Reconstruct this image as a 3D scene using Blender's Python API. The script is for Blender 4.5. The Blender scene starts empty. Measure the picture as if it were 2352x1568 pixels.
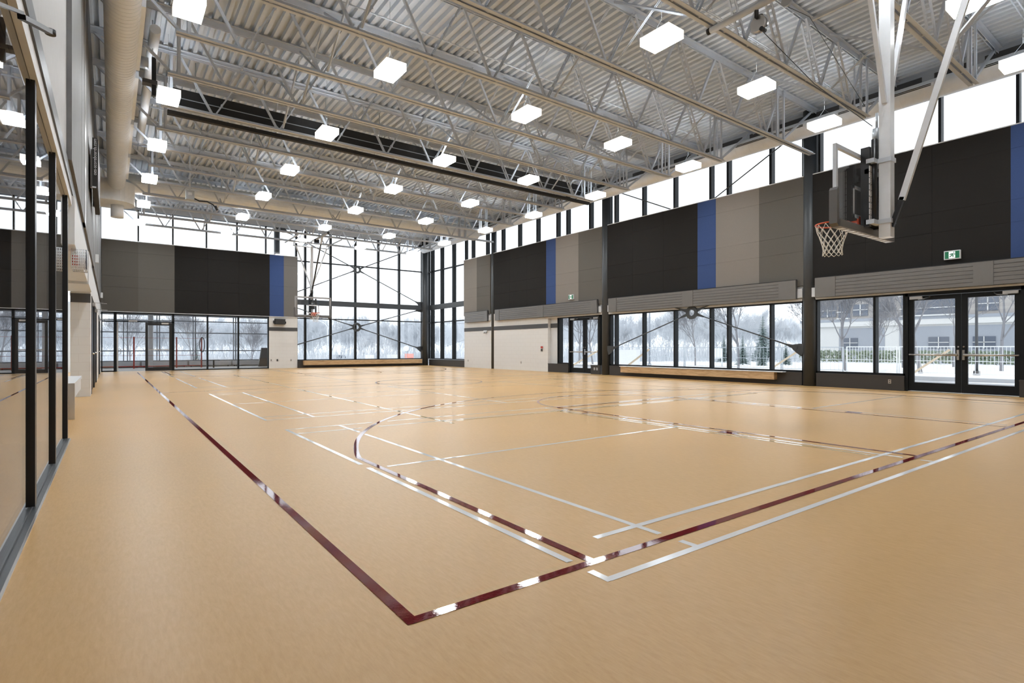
import bpy, bmesh, math, random
from mathutils import Vector, Matrix
random.seed(7)
SC = bpy.context.scene
COL = SC.collection
# ------------------------------------------------------------------ camera
YAW = 0.63451
cam = bpy.data.cameras.new('camera'); co = bpy.data.objects.new('camera', cam); COL.objects.link(co)
co.location = (0, 0, 1.138); co.rotation_euler = (math.pi/2, 0, -YAW)
cam.sensor_width = 36; cam.lens = 1252.85/2352*36; cam.shift_y = 14.9/2352; cam.clip_start = .05; cam.clip_end = 600
SC.camera = co
# ------------------------------------------------------------------ world, exposure
w = bpy.data.worlds.new('overcast'); SC.world = w; w.use_nodes = True
bg = w.node_tree.nodes['Background']
bg.inputs[0].default_value = (.90, .955, 1.0, 1); bg.inputs[1].default_value = 1.25
LIGHT_W = 42.0
vs = SC.view_settings
SC.display_settings.display_device = 'sRGB'
vs.view_transform = 'Standard'; vs.look = 'None'; vs.gamma = 1; vs.exposure = 0.80; vs.use_curve_mapping = False
SC.cycles.transparent_max_bounces = 24; SC.cycles.max_bounces = 7; SC.cycles.diffuse_bounces = 4; SC.cycles.glossy_bounces = 3
SC.cycles.sample_clamp_indirect = 6; SC.cycles.adaptive_threshold = .015
# ------------------------------------------------------------------ materials
MATS = {}
def mat(name, col, rough=.6, metal=0, spec=.5, build=None, emit=None):
    m = bpy.data.materials.new(name); m.use_nodes = True; MATS[name] = m
    b = m.node_tree.nodes['Principled BSDF']
    b.inputs['Base Color'].default_value = (*col, 1); b.inputs['Roughness'].default_value = rough
    b.inputs['Metallic'].default_value = metal; b.inputs['Specular IOR Level'].default_value = spec
    if emit:
        b.inputs['Emission Color'].default_value = (*emit[0], 1); b.inputs['Emission Strength'].default_value = emit[1]
    nt = m.node_tree
    if build is None:
        # fine procedural variation of the surface
        tc = nt.nodes.new('ShaderNodeTexCoord'); n = nt.nodes.new('ShaderNodeTexNoise'); n.inputs['Scale'].default_value = 9
        n.inputs['Detail'].default_value = 4
        mx = nt.nodes.new('ShaderNodeMixRGB'); mx.blend_type = 'MULTIPLY'; mx.inputs[0].default_value = .12
        mx.inputs[1].default_value = (*col, 1)
        nt.links.new(tc.outputs['Object'], n.inputs['Vector']); nt.links.new(n.outputs['Fac'], mx.inputs[2])
        g = nt.nodes.new('ShaderNodeMixRGB'); g.blend_type = 'MIX'; g.inputs[0].default_value = 0
        nt.links.new(mx.outputs[0], b.inputs['Base Color'])
    else:
        build(nt, b)
    return m
def node(nt, t, **k):
    n = nt.nodes.new(t)
    for a, v in k.items():
        if a in n.inputs.keys(): n.inputs[a].default_value = v
        else: setattr(n, a, v)
    return n
def ramp(nt, src, stops):
    r = nt.nodes.new('ShaderNodeValToRGB'); e = r.color_ramp.elements
    e[0].position, e[0].color = stops[0][0], (*stops[0][1], 1)
    e[1].position, e[1].color = stops[-1][0], (*stops[-1][1], 1)
    for p, c in stops[1:-1]:
        q = e.new(p); q.color = (*c, 1)
    nt.links.new(src, r.inputs[0]); return r
def mapped(nt, scale, swizzle=None):
    tc = nt.nodes.new('ShaderNodeTexCoord'); mp = nt.nodes.new('ShaderNodeMapping'); mp.inputs['Scale'].default_value = scale
    if swizzle:
        s = nt.nodes.new('ShaderNodeSeparateXYZ'); c = nt.nodes.new('ShaderNodeCombineXYZ')
        nt.links.new(tc.outputs['Object'], s.inputs[0])
        for i, a in enumerate(swizzle): nt.links.new(s.outputs[a], c.inputs[i])
        nt.links.new(c.outputs[0], mp.inputs[0])
    else: nt.links.new(tc.outputs['Object'], mp.inputs[0])
    return mp
def m_floor(nt, b):
    mp = mapped(nt, (26, 5, 1)); n = node(nt, 'ShaderNodeTexNoise', Scale=2.2, Detail=8, Roughness=.7, Distortion=.35)
    nt.links.new(mp.outputs[0], n.inputs['Vector'])
    r = ramp(nt, n.outputs['Fac'], [(.28, (.54, .325, .122)), (.5, (.59, .365, .148)), (.74, (.64, .41, .18))])
    mp2 = mapped(nt, (.35, .35, 1)); n2 = node(nt, 'ShaderNodeTexNoise', Scale=1.0, Detail=3)
    nt.links.new(mp2.outputs[0], n2.inputs['Vector'])
    r2 = ramp(nt, n2.outputs['Fac'], [(.3, (.94, .94, .94)), (.7, (1.04, 1.02, 1.0))])
    mx = node(nt, 'ShaderNodeMixRGB', blend_type='MULTIPLY'); mx.inputs[0].default_value = 1
    nt.links.new(r.outputs[0], mx.inputs[1]); nt.links.new(r2.outputs[0], mx.inputs[2]); nt.links.new(mx.outputs[0], b.inputs['Base Color'])
    b.inputs['Roughness'].default_value = .35
    bp = node(nt, 'ShaderNodeBump', Strength=.02, Distance=.004); nt.links.new(n.outputs['Fac'], bp.inputs['Height']); nt.links.new(bp.outputs[0], b.inputs['Normal'])
mat('linoleum', (.58, .37, .18), build=m_floor, spec=.28)
def m_line(nt, b):
    b.inputs['IOR'].default_value = 1.85
    mp = mapped(nt, (30, 30, 30)); n = node(nt, 'ShaderNodeTexNoise', Scale=1.5, Detail=6, Distortion=1.5); nt.links.new(mp.outputs[0], n.inputs['Vector'])
    bp = node(nt, 'ShaderNodeBump', Strength=.035, Distance=.002); nt.links.new(n.outputs['Fac'], bp.inputs['Height']); nt.links.new(bp.outputs[0], b.inputs['Normal'])
mat('maroon_paint', (.17, .012, .016), rough=.03, spec=1.0, build=m_line)
mat('white_paint_line', (.88, .88, .88), rough=.08, spec=.8, build=m_line)
mat('gold_paint_line', (.52, .44, .25), rough=.03, spec=1.0, build=m_line)
def cmu(sw):
    def f(nt, b):
        mp = mapped(nt, (1, 1, 1), sw); br = node(nt, 'ShaderNodeTexBrick', Scale=1.0)
        br.inputs['Brick Width'].default_value = .4; br.inputs['Row Height'].default_value = .2; br.inputs['Mortar Size'].default_value = .006
        br.inputs['Color1'].default_value = (.715, .71, .695, 1); br.inputs['Color2'].default_value = (.725, .72, .705, 1); br.inputs['Mortar'].default_value = (.67, .655, .635, 1)
        nt.links.new(mp.outputs[0], br.inputs['Vector']); nt.links.new(br.outputs['Color'], b.inputs['Base Color'])
        n = node(nt, 'ShaderNodeTexNoise', Scale=60, Detail=3); nt.links.new(mp.outputs[0], n.inputs['Vector'])
        ad = node(nt, 'ShaderNodeMath', operation='MULTIPLY'); ad.inputs[1].default_value = .25; nt.links.new(n.outputs['Fac'], ad.inputs[0])
        sb = node(nt, 'ShaderNodeMath', operation='SUBTRACT'); nt.links.new(ad.outputs[0], sb.inputs[0]); nt.links.new(br.outputs['Fac'], sb.inputs[1])
        bp = node(nt, 'ShaderNodeBump', Strength=.15, Distance=.006); nt.links.new(sb.outputs[0], bp.inputs['Height']); nt.links.new(bp.outputs[0], b.inputs['Normal'])
    return f
mat('block_yz', (.7, .65, .6), .5, build=cmu((1, 2, 0))); mat('block_xz', (.7, .65, .6), .5, build=cmu((0, 2, 1)))
def fabric(c, sw=(1, 2, 0)):
    def f(nt, b):
        mp = mapped(nt, (260, 260, 260), sw); wv = node(nt, 'ShaderNodeTexNoise', Scale=1, Detail=2); nt.links.new(mp.outputs[0], wv.inputs['Vector'])
        r = ramp(nt, wv.outputs['Fac'], [(.3, tuple(x*.86 for x in c)), (.7, tuple(x*1.12 for x in c))]); nt.links.new(r.outputs[0], b.inputs['Base Color'])
        bp = node(nt, 'ShaderNodeBump', Strength=.2, Distance=.002); nt.links.new(wv.outputs['Fac'], bp.inputs['Height']); nt.links.new(bp.outputs[0], b.inputs['Normal'])
    return f
for k, c in {'fabric_black': (.020, .019, .018), 'fabric_blue': (.046, .080, .20), 'fabric_taupe': (.235, .212, .190), 'fabric_grey': (.125, .117, .105)}.items():
    mat(k, c, .9, spec=.2, build=fabric(c))
mat('steel_white', (.60, .65, .72), .45)
mat('gloss_white', (.80, .83, .87), .25)
mat('deck_paint', (.60, .655, .72), .55)
mat('duct_paint', (.86, .91, .97), .5)
mat('fascia_grey', (.50, .54, .59), .6)
mat('charcoal_steel', (.050, .056, .062), .42)
mat('mullion_dark', (.010, .012, .014), .5, spec=.2)
mat('black_metal', (.012, .012, .013), .35)
mat('black_matte', (.018, .018, .018), .7)
mat('ledge_dark', (.045, .041, .039), .5)
mat('rad_grey', (.20, .19, .18), .35, metal=.35)
mat('rad_edge', (.25, .24, .23), .35, metal=.3)
mat('wall_white', (.69, .71, .73), .6)
mat('wall_cool', (.70, .71, .71), .55)
mat('band_grey', (.070, .071, .075), .5)
def m_wood(nt, b):
    mp = mapped(nt, (2.2, 2.2, 26)); n = node(nt, 'ShaderNodeTexNoise', Scale=1.4, Detail=7, Distortion=.7); nt.links.new(mp.outputs[0], n.inputs['Vector'])
    r = ramp(nt, n.outputs['Fac'], [(.3, (.40, .25, .12)), (.55, (.58, .39, .21)), (.75, (.68, .48, .28))]); nt.links.new(r.outputs[0], b.inputs['Base Color'])
mat('maple', (.56, .38, .2), .4, build=m_wood)
mat('lumber', (.62, .50, .36), .7)
mat('steel_brushed', (.62, .60, .58), .3, metal=.9)
mat('chrome', (.75, .75, .75), .12, metal=1)
def m_clad(nt, b):
    mp = mapped(nt, (1, 60, 2.2), None); n = node(nt, 'ShaderNodeTexNoise', Scale=1, Detail=5); nt.links.new(mp.outputs[0], n.inputs['Vector'])
    r = ramp(nt, n.outputs['Fac'], [(.3, (.13, .13, .132)), (.7, (.20, .20, .202))]); nt.links.new(r.outputs[0], b.inputs['Base Color'])
mat('cladding_metal', (.36, .355, .35), .6, metal=.1, build=m_clad)
mat('rim_orange', (.62, .085, .025), .35)
mat('net_cord', (.82, .80, .74), .8)
mat('pad_grey', (.13, .125, .12), .45)
mat('safety_red', (.50, .05, .03), .4)
mat('sign_green', (.0, .13, .06), .4, emit=((.0, .25, .10), .10))
mat('sign_white', (.9, .9, .9), .4, emit=((1, 1, 1), .5))
mat('lamp_lens', (1, 1, 1), .4, emit=((.93, .97, 1.0), LIGHT_W))
mat('lamp_side', (1, 1, 1), .4, emit=((.93, .97, 1.0), 14.0)); mat('lamp_uplight_fill', (1, 1, 1), .4, emit=((.92, .96, 1.0), 9.0)); mat('lamp_rim', (.85, .85, .83), .25, emit=((1.0, .95, .88), 1.2))  # second one is an added upward glow to brighten the ceiling
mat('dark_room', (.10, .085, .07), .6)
def m_snow(nt, b):
    mp = mapped(nt, (1, 1, 1)); n = node(nt, 'ShaderNodeTexNoise', Scale=.9, Detail=9, Roughness=.75); nt.links.new(mp.outputs[0], n.inputs['Vector'])
    r = ramp(nt, n.outputs['Fac'], [(.36, (.42, .43, .44)), (.46, (.74, .76, .78)), (.6, (.88, .90, .92))]); nt.links.new(r.outputs[0], b.inputs['Base Color'])
mat('snow', (.86, .88, .90), .8, build=m_snow)
mat('asphalt', (.42, .43, .45), .8)
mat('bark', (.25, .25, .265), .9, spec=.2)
mat('bark_far_haze', (.60, .625, .66), .9, spec=.2)  # distance haze and snow dusting painted into the bark colour
mat('needles', (.20, .26, .25), .9, spec=.2)
mat('hedge_leaf', (.24, .29, .21), .9, spec=.2)
mat('brick_taupe', (.40, .375, .355), .9)
mat('stone_pale', (.66, .66, .65), .8)
mat('panel_bluegrey', (.33, .355, .40), .8)
mat('window_blue', (.12, .14, .18), .15)
mat('concrete_light', (.66, .65, .63), .6)
mat('car_white', (.80, .82, .84), .2); mat('car_grey', (.40, .44, .50), .2); mat('tire', (.02, .02, .02), .8)
mat('sign_pink', (.80, .32, .26), .6)
mat('frame_backlit', (.42, .42, .43), .4); mat('galvanised', (.50, .54, .58), .4, metal=.4)  # first is the far hoop's frame, backlit shade put into its grey
mat('fence_white', (.80, .81, .82), .5)
def m_glass(fmul=1.0, tint=(1, 1, 1)):
    def f(nt, b):
        nt.nodes.remove(b)
        out = nt.nodes['Material Output']
        tr = node(nt, 'ShaderNodeBsdfTransparent'); tr.inputs[0].default_value = (*tint, 1)
        gl = node(nt, 'ShaderNodeBsdfGlossy'); gl.inputs['Roughness'].default_value = 0; gl.inputs[0].default_value = (.95, .97, 1, 1)
        lw = node(nt, 'ShaderNodeLayerWeight'); lw.inputs[0].default_value = .5
        pw = node(nt, 'ShaderNodeMath', operation='POWER'); pw.inputs[1].default_value = 5
        ma = node(nt, 'ShaderNodeMath', operation='MULTIPLY_ADD'); ma.inputs[1].default_value = .96*fmul; ma.inputs[2].default_value = .04*fmul
        nt.links.new(lw.outputs['Facing'], pw.inputs[0]); nt.links.new(pw.outputs[0], ma.inputs[0])
        mx = node(nt, 'ShaderNodeMixShader'); nt.links.new(ma.outputs[0], mx.inputs[0]); nt.links.new(tr.outputs[0], mx.inputs[1]); nt.links.new(gl.outputs[0], mx.inputs[2])
        nt.links.new(mx.outputs[0], out.inputs[0])
    return f
mat('glass', (1, 1, 1), build=m_glass(1, (.985, .992, 1)))
mat('glass_studio', (1, 1, 1), build=m_glass(1, (.80, .76, .72)))
# ------------------------------------------------------------------ mesh helpers
class MB:
    def __init__(s): s.v = []; s.f = []; s.sm = []
    def add(s, vs_, fs, smooth=False):
        o = len(s.v); s.v += [tuple(p) for p in vs_]; s.f += [tuple(o+i for i in f) for f in fs]; s.sm += [smooth]*len(fs); return s
    def box(s, x0, x1, y0, y1, z0, z1):
        x0, x1 = sorted((x0, x1)); y0, y1 = sorted((y0, y1)); z0, z1 = sorted((z0, z1))
        return s.add([(x0,y0,z0),(x1,y0,z0),(x1,y1,z0),(x0,y1,z0),(x0,y0,z1),(x1,y0,z1),(x1,y1,z1),(x0,y1,z1)],
                     [(0,3,2,1),(4,5,6,7),(0,1,5,4),(1,2,6,5),(2,3,7,6),(3,0,4,7)])
    def tube(s, a, b, r, r2=None, n=10, cap=True, smooth=True):
        a, b = Vector(a), Vector(b); r2 = r if r2 is None else r2; d = (b-a)
        if d.length < 1e-6: return s
        d.normalize(); u = d.orthogonal().normalized(); w_ = d.cross(u)
        vs_ = []
        for p, q in ((a, r), (b, r2)):
            for i in range(n):
                t = 2*math.pi*i/n; vs_.append(p+u*(q*math.cos(t))+w_*(q*math.sin(t)))
        fs = [(i, (i+1) % n, n+(i+1) % n, n+i) for i in range(n)]
        s.add(vs_, fs, smooth)
        if cap:
            o = len(s.v)-2*n; s.f += [tuple(o+i for i in reversed(range(n))), tuple(o+n+i for i in range(n))]; s.sm += [False, False]
        return s
    def bar(s, a, b, w_, h, up=(0, 0, 1)):
        a, b = Vector(a), Vector(b); d = (b-a).normalized(); up = Vector(up)
        if abs(d.dot(up)) > .98: up = Vector((1, 0, 0)) if abs(d.x) < .9 else Vector((0, 1, 0))
        x = d.cross(up).normalized(); z = x.cross(d); vs_ = []
        for p in (a, b):
            for i, j in ((-1, -1), (1, -1), (1, 1), (-1, 1)): vs_.append(p+x*(i*w_/2)+z*(j*h/2))
        return s.add(vs_, [(0,1,2,3),(7,6,5,4),(0,4,5,1),(1,5,6,2),(2,6,7,3),(3,7,4,0)])
    def path(s, pts, r, n=8, closed=False):
        pts = [Vector(p) for p in pts]; N = len(pts); vs_ = []; u = None
        for i, p in enumerate(pts):
            if closed: d = pts[(i+1) % N]-pts[i-1]
            else: d = pts[min(i+1, N-1)]-pts[max(i-1, 0)]
            d.normalize()
            u = d.orthogonal().normalized() if u is None else (u-d*u.dot(d)).normalized()
            w_ = d.cross(u)
            for k in range(n):
                t = 2*math.pi*k/n; vs_.append(p+u*(r*math.cos(t))+w_*(r*math.sin(t)))
        fs = []
        for i in range(N if closed else N-1):
            j = (i+1) % N
            for k in range(n): fs.append((i*n+k, i*n+(k+1) % n, j*n+(k+1) % n, j*n+k))
        return s.add(vs_, fs, True)
    def prism(s, poly, axis, c0, c1):
        n = len(poly)
        def P(p, c): return {'x': (c, p[0], p[1]), 'y': (p[0], c, p[1]), 'z': (p[0], p[1], c)}[axis]
        return s.add([P(p, c0) for p in poly]+[P(p, c1) for p in poly],
                     [tuple(range(n)), tuple(reversed(range(n, 2*n)))]+[(i, n+i, n+(i+1) % n, (i+1) % n) for i in range(n)])
    def ring(s, c, R, r, axis, t, n=28):
        # flat washer with thickness 2t
        vs_ = []
        for q in (-t, t):
            for rad in (r, R):
                for i in range(n):
                    a = 2*math.pi*i/n; u, v = rad*math.cos(a), rad*math.sin(a)
                    vs_.append({'x': (c[0]+q, c[1]+u, c[2]+v), 'y': (c[0]+u, c[1]+q, c[2]+v), 'z': (c[0]+u, c[1]+v, c[2]+q)}[axis])
        fs = []
        for i in range(n):
            j = (i+1) % n
            fs += [(i, j, n+j, n+i), (2*n+i, 3*n+i, 3*n+j, 2*n+j), (n+i, n+j, 3*n+j, 3*n+i), (i, 2*n+i, 2*n+j, j)]
        return s.add(vs_, fs)
    def build(s, name, m, parent=None, origin=None, recalc=True):
        me = bpy.data.meshes.new(name)
        o0 = Vector(origin) if origin else Vector((0, 0, 0))
        me.from_pydata([tuple(Vector(p)-o0) for p in s.v], [], s.f)
        me.polygons.foreach_set('use_smooth', s.sm)
        if recalc:
            bm = bmesh.new(); bm.from_mesh(me); bmesh.ops.recalc_face_normals(bm, faces=bm.faces); bm.to_mesh(me); bm.free()
        me.materials.append(MATS[m] if isinstance(m, str) else m)
        ob = bpy.data.objects.new(name, me); COL.objects.link(ob)
        if parent: ob.parent = parent
        ob.location = o0
        if parent and origin is None and parent.type == 'EMPTY':
            ob.location = -Vector(parent.location)       # parts are given in room coordinates
        elif parent and parent.type == 'EMPTY': ob.location = o0-Vector(parent.location)
        return ob
def tag(o, label=None, cat=None, group=None, kind=None):
    if label: o['label'] = label
    if cat: o['category'] = cat
    if group: o['group'] = group
    if kind: o['kind'] = kind
    return o
def empty(name, loc=(0, 0, 0), rz=0):
    o = bpy.data.objects.new(name, None); COL.objects.link(o); o.location = loc; o.rotation_euler = (0, 0, rz); o.empty_display_size = .1; return o
def copy_tree(o, parent=None):
    c = o.copy(); COL.objects.link(c); c.parent = parent
    for ch in [x for x in o.children]: copy_tree(ch, c)
    return c
def B(*a): return MB().box(*a)
F_ = Vector((math.sin(YAW), math.cos(YAW), 0)); R_ = Vector((math.cos(YAW), -math.sin(YAW), 0))
def bearing(px, d, z=0):
    p = F_*d + R_*((px-1176)/1252.85*d); return Vector((p.x, p.y, z))
def struct(o, label=None): tag(o, label, None, None, 'structure'); return o
ORD = ['first', 'second', 'third', 'fourth', 'fifth', 'sixth', 'seventh', 'eighth', 'ninth', 'tenth', 'eleventh', 'twelfth', 'thirteenth', 'fourteenth', 'fifteenth', 'sixteenth', 'seventeenth']
XW, YF, ZD = 16.9, 32.3, 8.27      # right wall face, far wall face, deck underside
YB = -3.0
# ------------------------------------------------------------------ floor and markings
struct(B(-1.6, 17.3, YB-.2, 38.4, -.25, 0).build('floor', 'linoleum'), 'tan linoleum gym floor')
ZK = [0]
def line(mb, x0, y0, x1, y1, w_=.05, z=.0012):
    ZK[0] += 1; z += (ZK[0] % 40)*1.2e-5
    a, b = Vector((x0, y0, z)), Vector((x1, y1, z)); d = (b-a).normalized(); n = Vector((-d.y, d.x, 0))*(w_/2)
    mb.add([a-n, b-n, b+n, a+n], [(0, 1, 2, 3)])
def arc(mb, cx, cy, r, a0, a1, w_=.05, z=.0012, n=64):
    ZK[0] += 1; z += (ZK[0] % 40)*1.2e-5
    vs_ = []
    for i in range(n+1):
        a = math.radians(a0+(a1-a0)*i/n)
        for q in (r-w_/2, r+w_/2): vs_.append((cx+q*math.cos(a), cy+q*math.sin(a), z))
    mb.add(vs_, [(2*i, 2*i+1, 2*i+3, 2*i+2) for i in range(n)])
CX = 8.63; Y0, Y1 = 2.08, 30.73; YM = 16.4
bb = MB(); Z = .0022
line(bb, 1.01, Y0-.025, 1.01, Y1+.025, .055, Z); line(bb, 16.25, Y0-.025, 16.25, Y1, .055, Z)
line(bb, 1.0, Y0, 16.25, Y0, .055, Z); line(bb, 1.0, Y1, 16.25, Y1, .055, Z); line(bb, 1.0, YM, 16.25, YM, .05, Z)
arc(bb, CX, YM, 1.75, 0, 360, .05, Z)
for s, yb in ((1, Y0), (-1, Y1)):
    hy = yb+s*1.62; r = 6.8; xs = CX-2.07; dy = math.sqrt(r*r-xs*xs); a = math.degrees(math.atan2(dy, xs))
    for k in (-1, 1):
        line(bb, CX+k*xs, yb, CX+k*xs, hy+s*dy, .055, Z)
        line(bb, CX+k*1.78, yb, CX+k*1.78, yb+s*5.77, .05, Z)
    arc(bb, CX, hy, r, s*a, s*(180-a), .055, Z, 96)
    line(bb, CX-1.78, yb+s*5.77, CX+1.78, yb+s*5.77, .05, Z)
    arc(bb, CX, yb+s*5.77, 1.75, 0, s*180, .05, Z)
    for k in (-1, 1):
        for q in (2.1, 3.05, 3.95, 4.85): line(bb, CX+k*1.86, yb+s*q, CX+k*2.02, yb+s*q, .05 if q > 2.2 else .25, Z)
tag(bb.build('basketball_court_lines', 'maroon_paint'), 'glossy maroon basketball lines with three-point arcs painted on the tan floor', 'court lines')
# badminton courts (white); gaps where they meet the maroon lines
def cut(lo, hi, cuts):
    segs = [(lo, hi)]
    for c, h in cuts:
        nx = []
        for a, b in segs:
            if c+h <= a or c-h >= b: nx.append((a, b))
            else:
                if c-h > a: nx.append((a, c-h))
                if c+h < b: nx.append((c+h, b))
        segs = nx
    return segs
def badm(y0, lab):
    mb = MB(); z = .0012; x0, x1 = 1.97, 15.33; y1 = y0+6.1
    redx = [(CX-6.56, .07), (CX+6.56, .07), (CX-1.78, .05), (CX+1.78, .05)]
    redy = [(Y0, .075), (YM, .07), (Y1, .07)]
    hy0, hy1 = Y0+1.62, Y1-1.62
    def acuts_y(x):
        o = []
        for hy, s in ((hy0, 1), (hy1, -1)):
            q = 6.8**2-(x-CX)**2
            if q > 0: o.append((hy+s*math.sqrt(q), .09))
        return o
    def acuts_x(y):
        o = [(1.01, .07)]
        for hy, s in ((hy0, 1), (hy1, -1)):
            d = (y-hy)*s
            if d > 1.6:
                q = 6.8**2-d*d
                if q > 0: o += [(CX-math.sqrt(q), .12), (CX+math.sqrt(q), .12)]
            elif d > -1.7: o += [(CX-6.56, .07), (CX+6.56, .07)]
        return o
    for x, lo, hi in ((x0, y0, y1), (x1, y0, y1), (x0+.74, y0, y1), (x1-.74, y0, y1), (x0+4.66, y0, y1), (x1-4.66, y0, y1)):
        for a, b in cut(lo-.02, hi+.02, redy+acuts_y(x)): line(mb, x, a, x, b, .046, z)
    for y, ranges in ((y0, ((x0, x1),)), (y1, ((x0, x1),)), (y0+.46, ((x0, x1),)), (y1-.46, ((x0, x1),)), (y0+3.05, ((x0, x0+4.66), (x1-4.66, x1)))):
        for lo, hi in ranges:
            rd = acuts_x(y)
            if y0 < 3 and abs(y-y0-.46) < .01: rd += [(2.07, .27)]
            for a, b in cut(lo, hi, rd): line(mb, a, y, b, y, .046, z)
    tag(mb.build('badminton_court_lines', 'white_paint_line'), lab, 'court lines', 'white badminton court markings')
badm(1.88, 'white badminton court markings nearest the camera, crossing the maroon baseline')
badm(9.19, 'white badminton court markings just before the halfway line')
badm(17.75, 'white badminton court markings just beyond the halfway line')
badm(24.9, 'white badminton court markings nearest the far windows')
vb = MB(); z = .0007
for x in (4.17, 13.1):
    for a, b in cut(7.38, 25.4, [(9.3, .1), (YM, .08)]): line(vb, x, a, x, b, .05, z)
for y in (7.4, 13.45, 19.35, 25.4): line(vb, 4.17, y, 13.1, y, .045, z)
line(vb, 4.17, 7.15, 4.17, 7.27, .05, z)
line(vb, 6.5, 2.4, 6.5, 7.4, .045, z)
tag(vb.build('volleyball_court_lines', 'gold_paint_line'), 'thin gold volleyball lines lying lengthwise between the basketball sidelines', 'court lines')
# ------------------------------------------------------------------ ceiling deck
dk = MB(); x = -.6; prof = []
while x < 17.6:
    prof += [(x, ZD), (x+.085, ZD), (x+.105, ZD+.085), (x+.18, ZD+.085)]; x += .2
prof += [(x, ZD)]
vs_ = []
for px, pz in prof: vs_ += [(px, YB-.2, pz), (px, YF+.6, pz)]
dk.add(vs_, [(2*i, 2*i+1, 2*i+3, 2*i+2) for i in range(len(prof)-1)])
cl = dk.build('ceiling', 'deck_paint', recalc=False); struct(cl, 'pale grey corrugated steel roof deck')
struct(B(-.8, 17.8, YB-.4, YF+.8, ZD+.12, ZD+.35).build('roof_slab', 'deck_paint', cl))
# ------------------------------------------------------------------ right wall
wr = struct(empty('wall_right', (XW, 15, 0)))
def part(mb, name, m, par): return mb.build(name, m, par)
part(B(16.9, 17.2, 20.05, 27.72, 0, 3.0), 'block_wall', 'block_yz', wr)
part(B(16.885, 16.9, 20.05, 27.72, 2.1, 2.31), 'grey_band', 'band_grey', wr)
part(B(17.08, 17.22, 19.45, 20.05, .36, 2.62), 'recess_wall', 'wall_cool', wr)
part(B(17.065, 17.08, 19.45, 20.05, 2.1, 2.31), 'grey_band', 'band_grey', wr)
part(MB().box(16.93, 17.2, YB, 7.75, 2.6, 6.3).box(16.93, 17.2, 8.1, 16.15, 2.6, 6.3).box(16.93, 17.2, 16.45, 24.6, 2.6, 6.3).box(16.93, 17.2, 24.9, 27.72, 2.6, 6.3), 'upper_wall', 'wall_white', wr)
part(MB().box(16.98, 17.25, YB, YF+.3, 7.62, ZD), 'fascia', 'fascia_grey', wr)
gp = MB()
for k in range(int((YF-YB)/1.0)):
    gp.box(16.955, 16.98, YB+.1+k, YB+.83+k, 8.0, 8.16)
part(gp, 'fascia_slot', 'band_grey', wr)
part(MB().box(16.90, 17.2, YB, -.5, 0, 2.6), 'end_wall', 'block_yz', wr)
# window ledges
def ledge(y0, y1, lab):
    o = MB().box(XW, 17.25, y0, y1, 0, .36).box(XW-.01, 17.25, y0-.005, y1+.005, .36, .40).build('window_ledge', 'ledge_dark')
    tag(o, lab, 'ledge')
ledge(5.47, 7.7, 'dark ledge under the two-pane window beside the near double doors')
ledge(8.12, 16.05, 'long dark ledge under the braced window, behind the wooden bench')
ledge(16.62, 17.16, 'short dark ledge stub with two outlets right of the far double doors')
ledge(18.62, 20.05, 'short dark ledge left of the far double doors')
ledge(27.75, 32.2, 'dark ledge below the tall corner window in the right wall')
ledge(1.0, 3.2, 'dark ledge at the right picture edge beyond the near double doors')
# panels
def tiles(y0, y1, z0, z1, seams):
    mb = MB(); ys = [y0]+sorted(s for s in seams if y0+.05 < s < y1-.05)+[y1]; zs = [z for z in (z0, 4.06, 4.58, 5.77, z1)]
    g = .0022
    for a, b in zip(ys, ys[1:]):
        for c, d in zip(zs, zs[1:]): mb.box(16.855, 16.925, a+g*(a != y0), b-g*(b != y1), c+g*(c != z0), d-g*(d != z1))
    return mb
PN = [(24.92, 26.3, 'fabric_grey', 'grey fabric wall panel beside the column nearest the corner window', []),
 (26.3, 27.72, 'fabric_taupe', 'light taupe fabric wall panel at the edge of the corner window', []),
 (20.13, 24.6, 'fabric_black', 'black fabric wall panel above the block wall with the long radiant heater', [23.1, 21.64]),
 (19.43, 20.13, 'fabric_blue', 'narrow blue fabric wall panel left of the small exit sign', []),
 (17.89, 19.43, 'fabric_taupe', 'light taupe fabric wall panel carrying the small exit sign', []),
 (16.42, 17.89, 'fabric_grey', 'grey fabric wall panel above the right leaf of the far double doors', []),
 (11.74, 16.12, 'fabric_black', 'black fabric wall panel above the left half of the braced window', [14.74, 13.24]),
 (11.01, 11.74, 'fabric_blue', 'narrow blue fabric wall panel above the steel ring of the braced window', []),
 (9.45, 11.01, 'fabric_taupe', 'light taupe fabric wall panel in the middle of the right wall', []),
 (8.05, 9.45, 'fabric_grey', 'grey fabric wall panel left of the column next to the near hoop', []),
 (3.34, 7.78, 'fabric_black', 'large black fabric wall panel behind the near basketball hoop', [6.37, 4.85]),
 (2.6, 3.34, 'fabric_blue', 'blue fabric wall panel cut by the right picture edge', []),
 (1.1, 2.6, 'fabric_taupe', 'light taupe fabric wall panel just right of the picture', []),
 (YB, 1.1, 'fabric_grey', 'grey fabric wall panel at the near end of the right wall', [])]
for y0, y1, m, lab, sm in PN:
    tag(tiles(y0, y1, 3.02 if y0 > 20 or y0 < 8 else 3.02, 6.3, sm).build('acoustic_panel', m), lab, 'wall panel', 'fabric panels on the right wall')
tr = MB()
for a, b in ((24.92, 27.74), (16.42, 24.6), (8.05, 16.12), (YB, 7.78)): tr.box(16.85, 17.0, a, b, 6.3, 6.325)
part(tr, 'panel_cap', 'gloss_white', wr)
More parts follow.
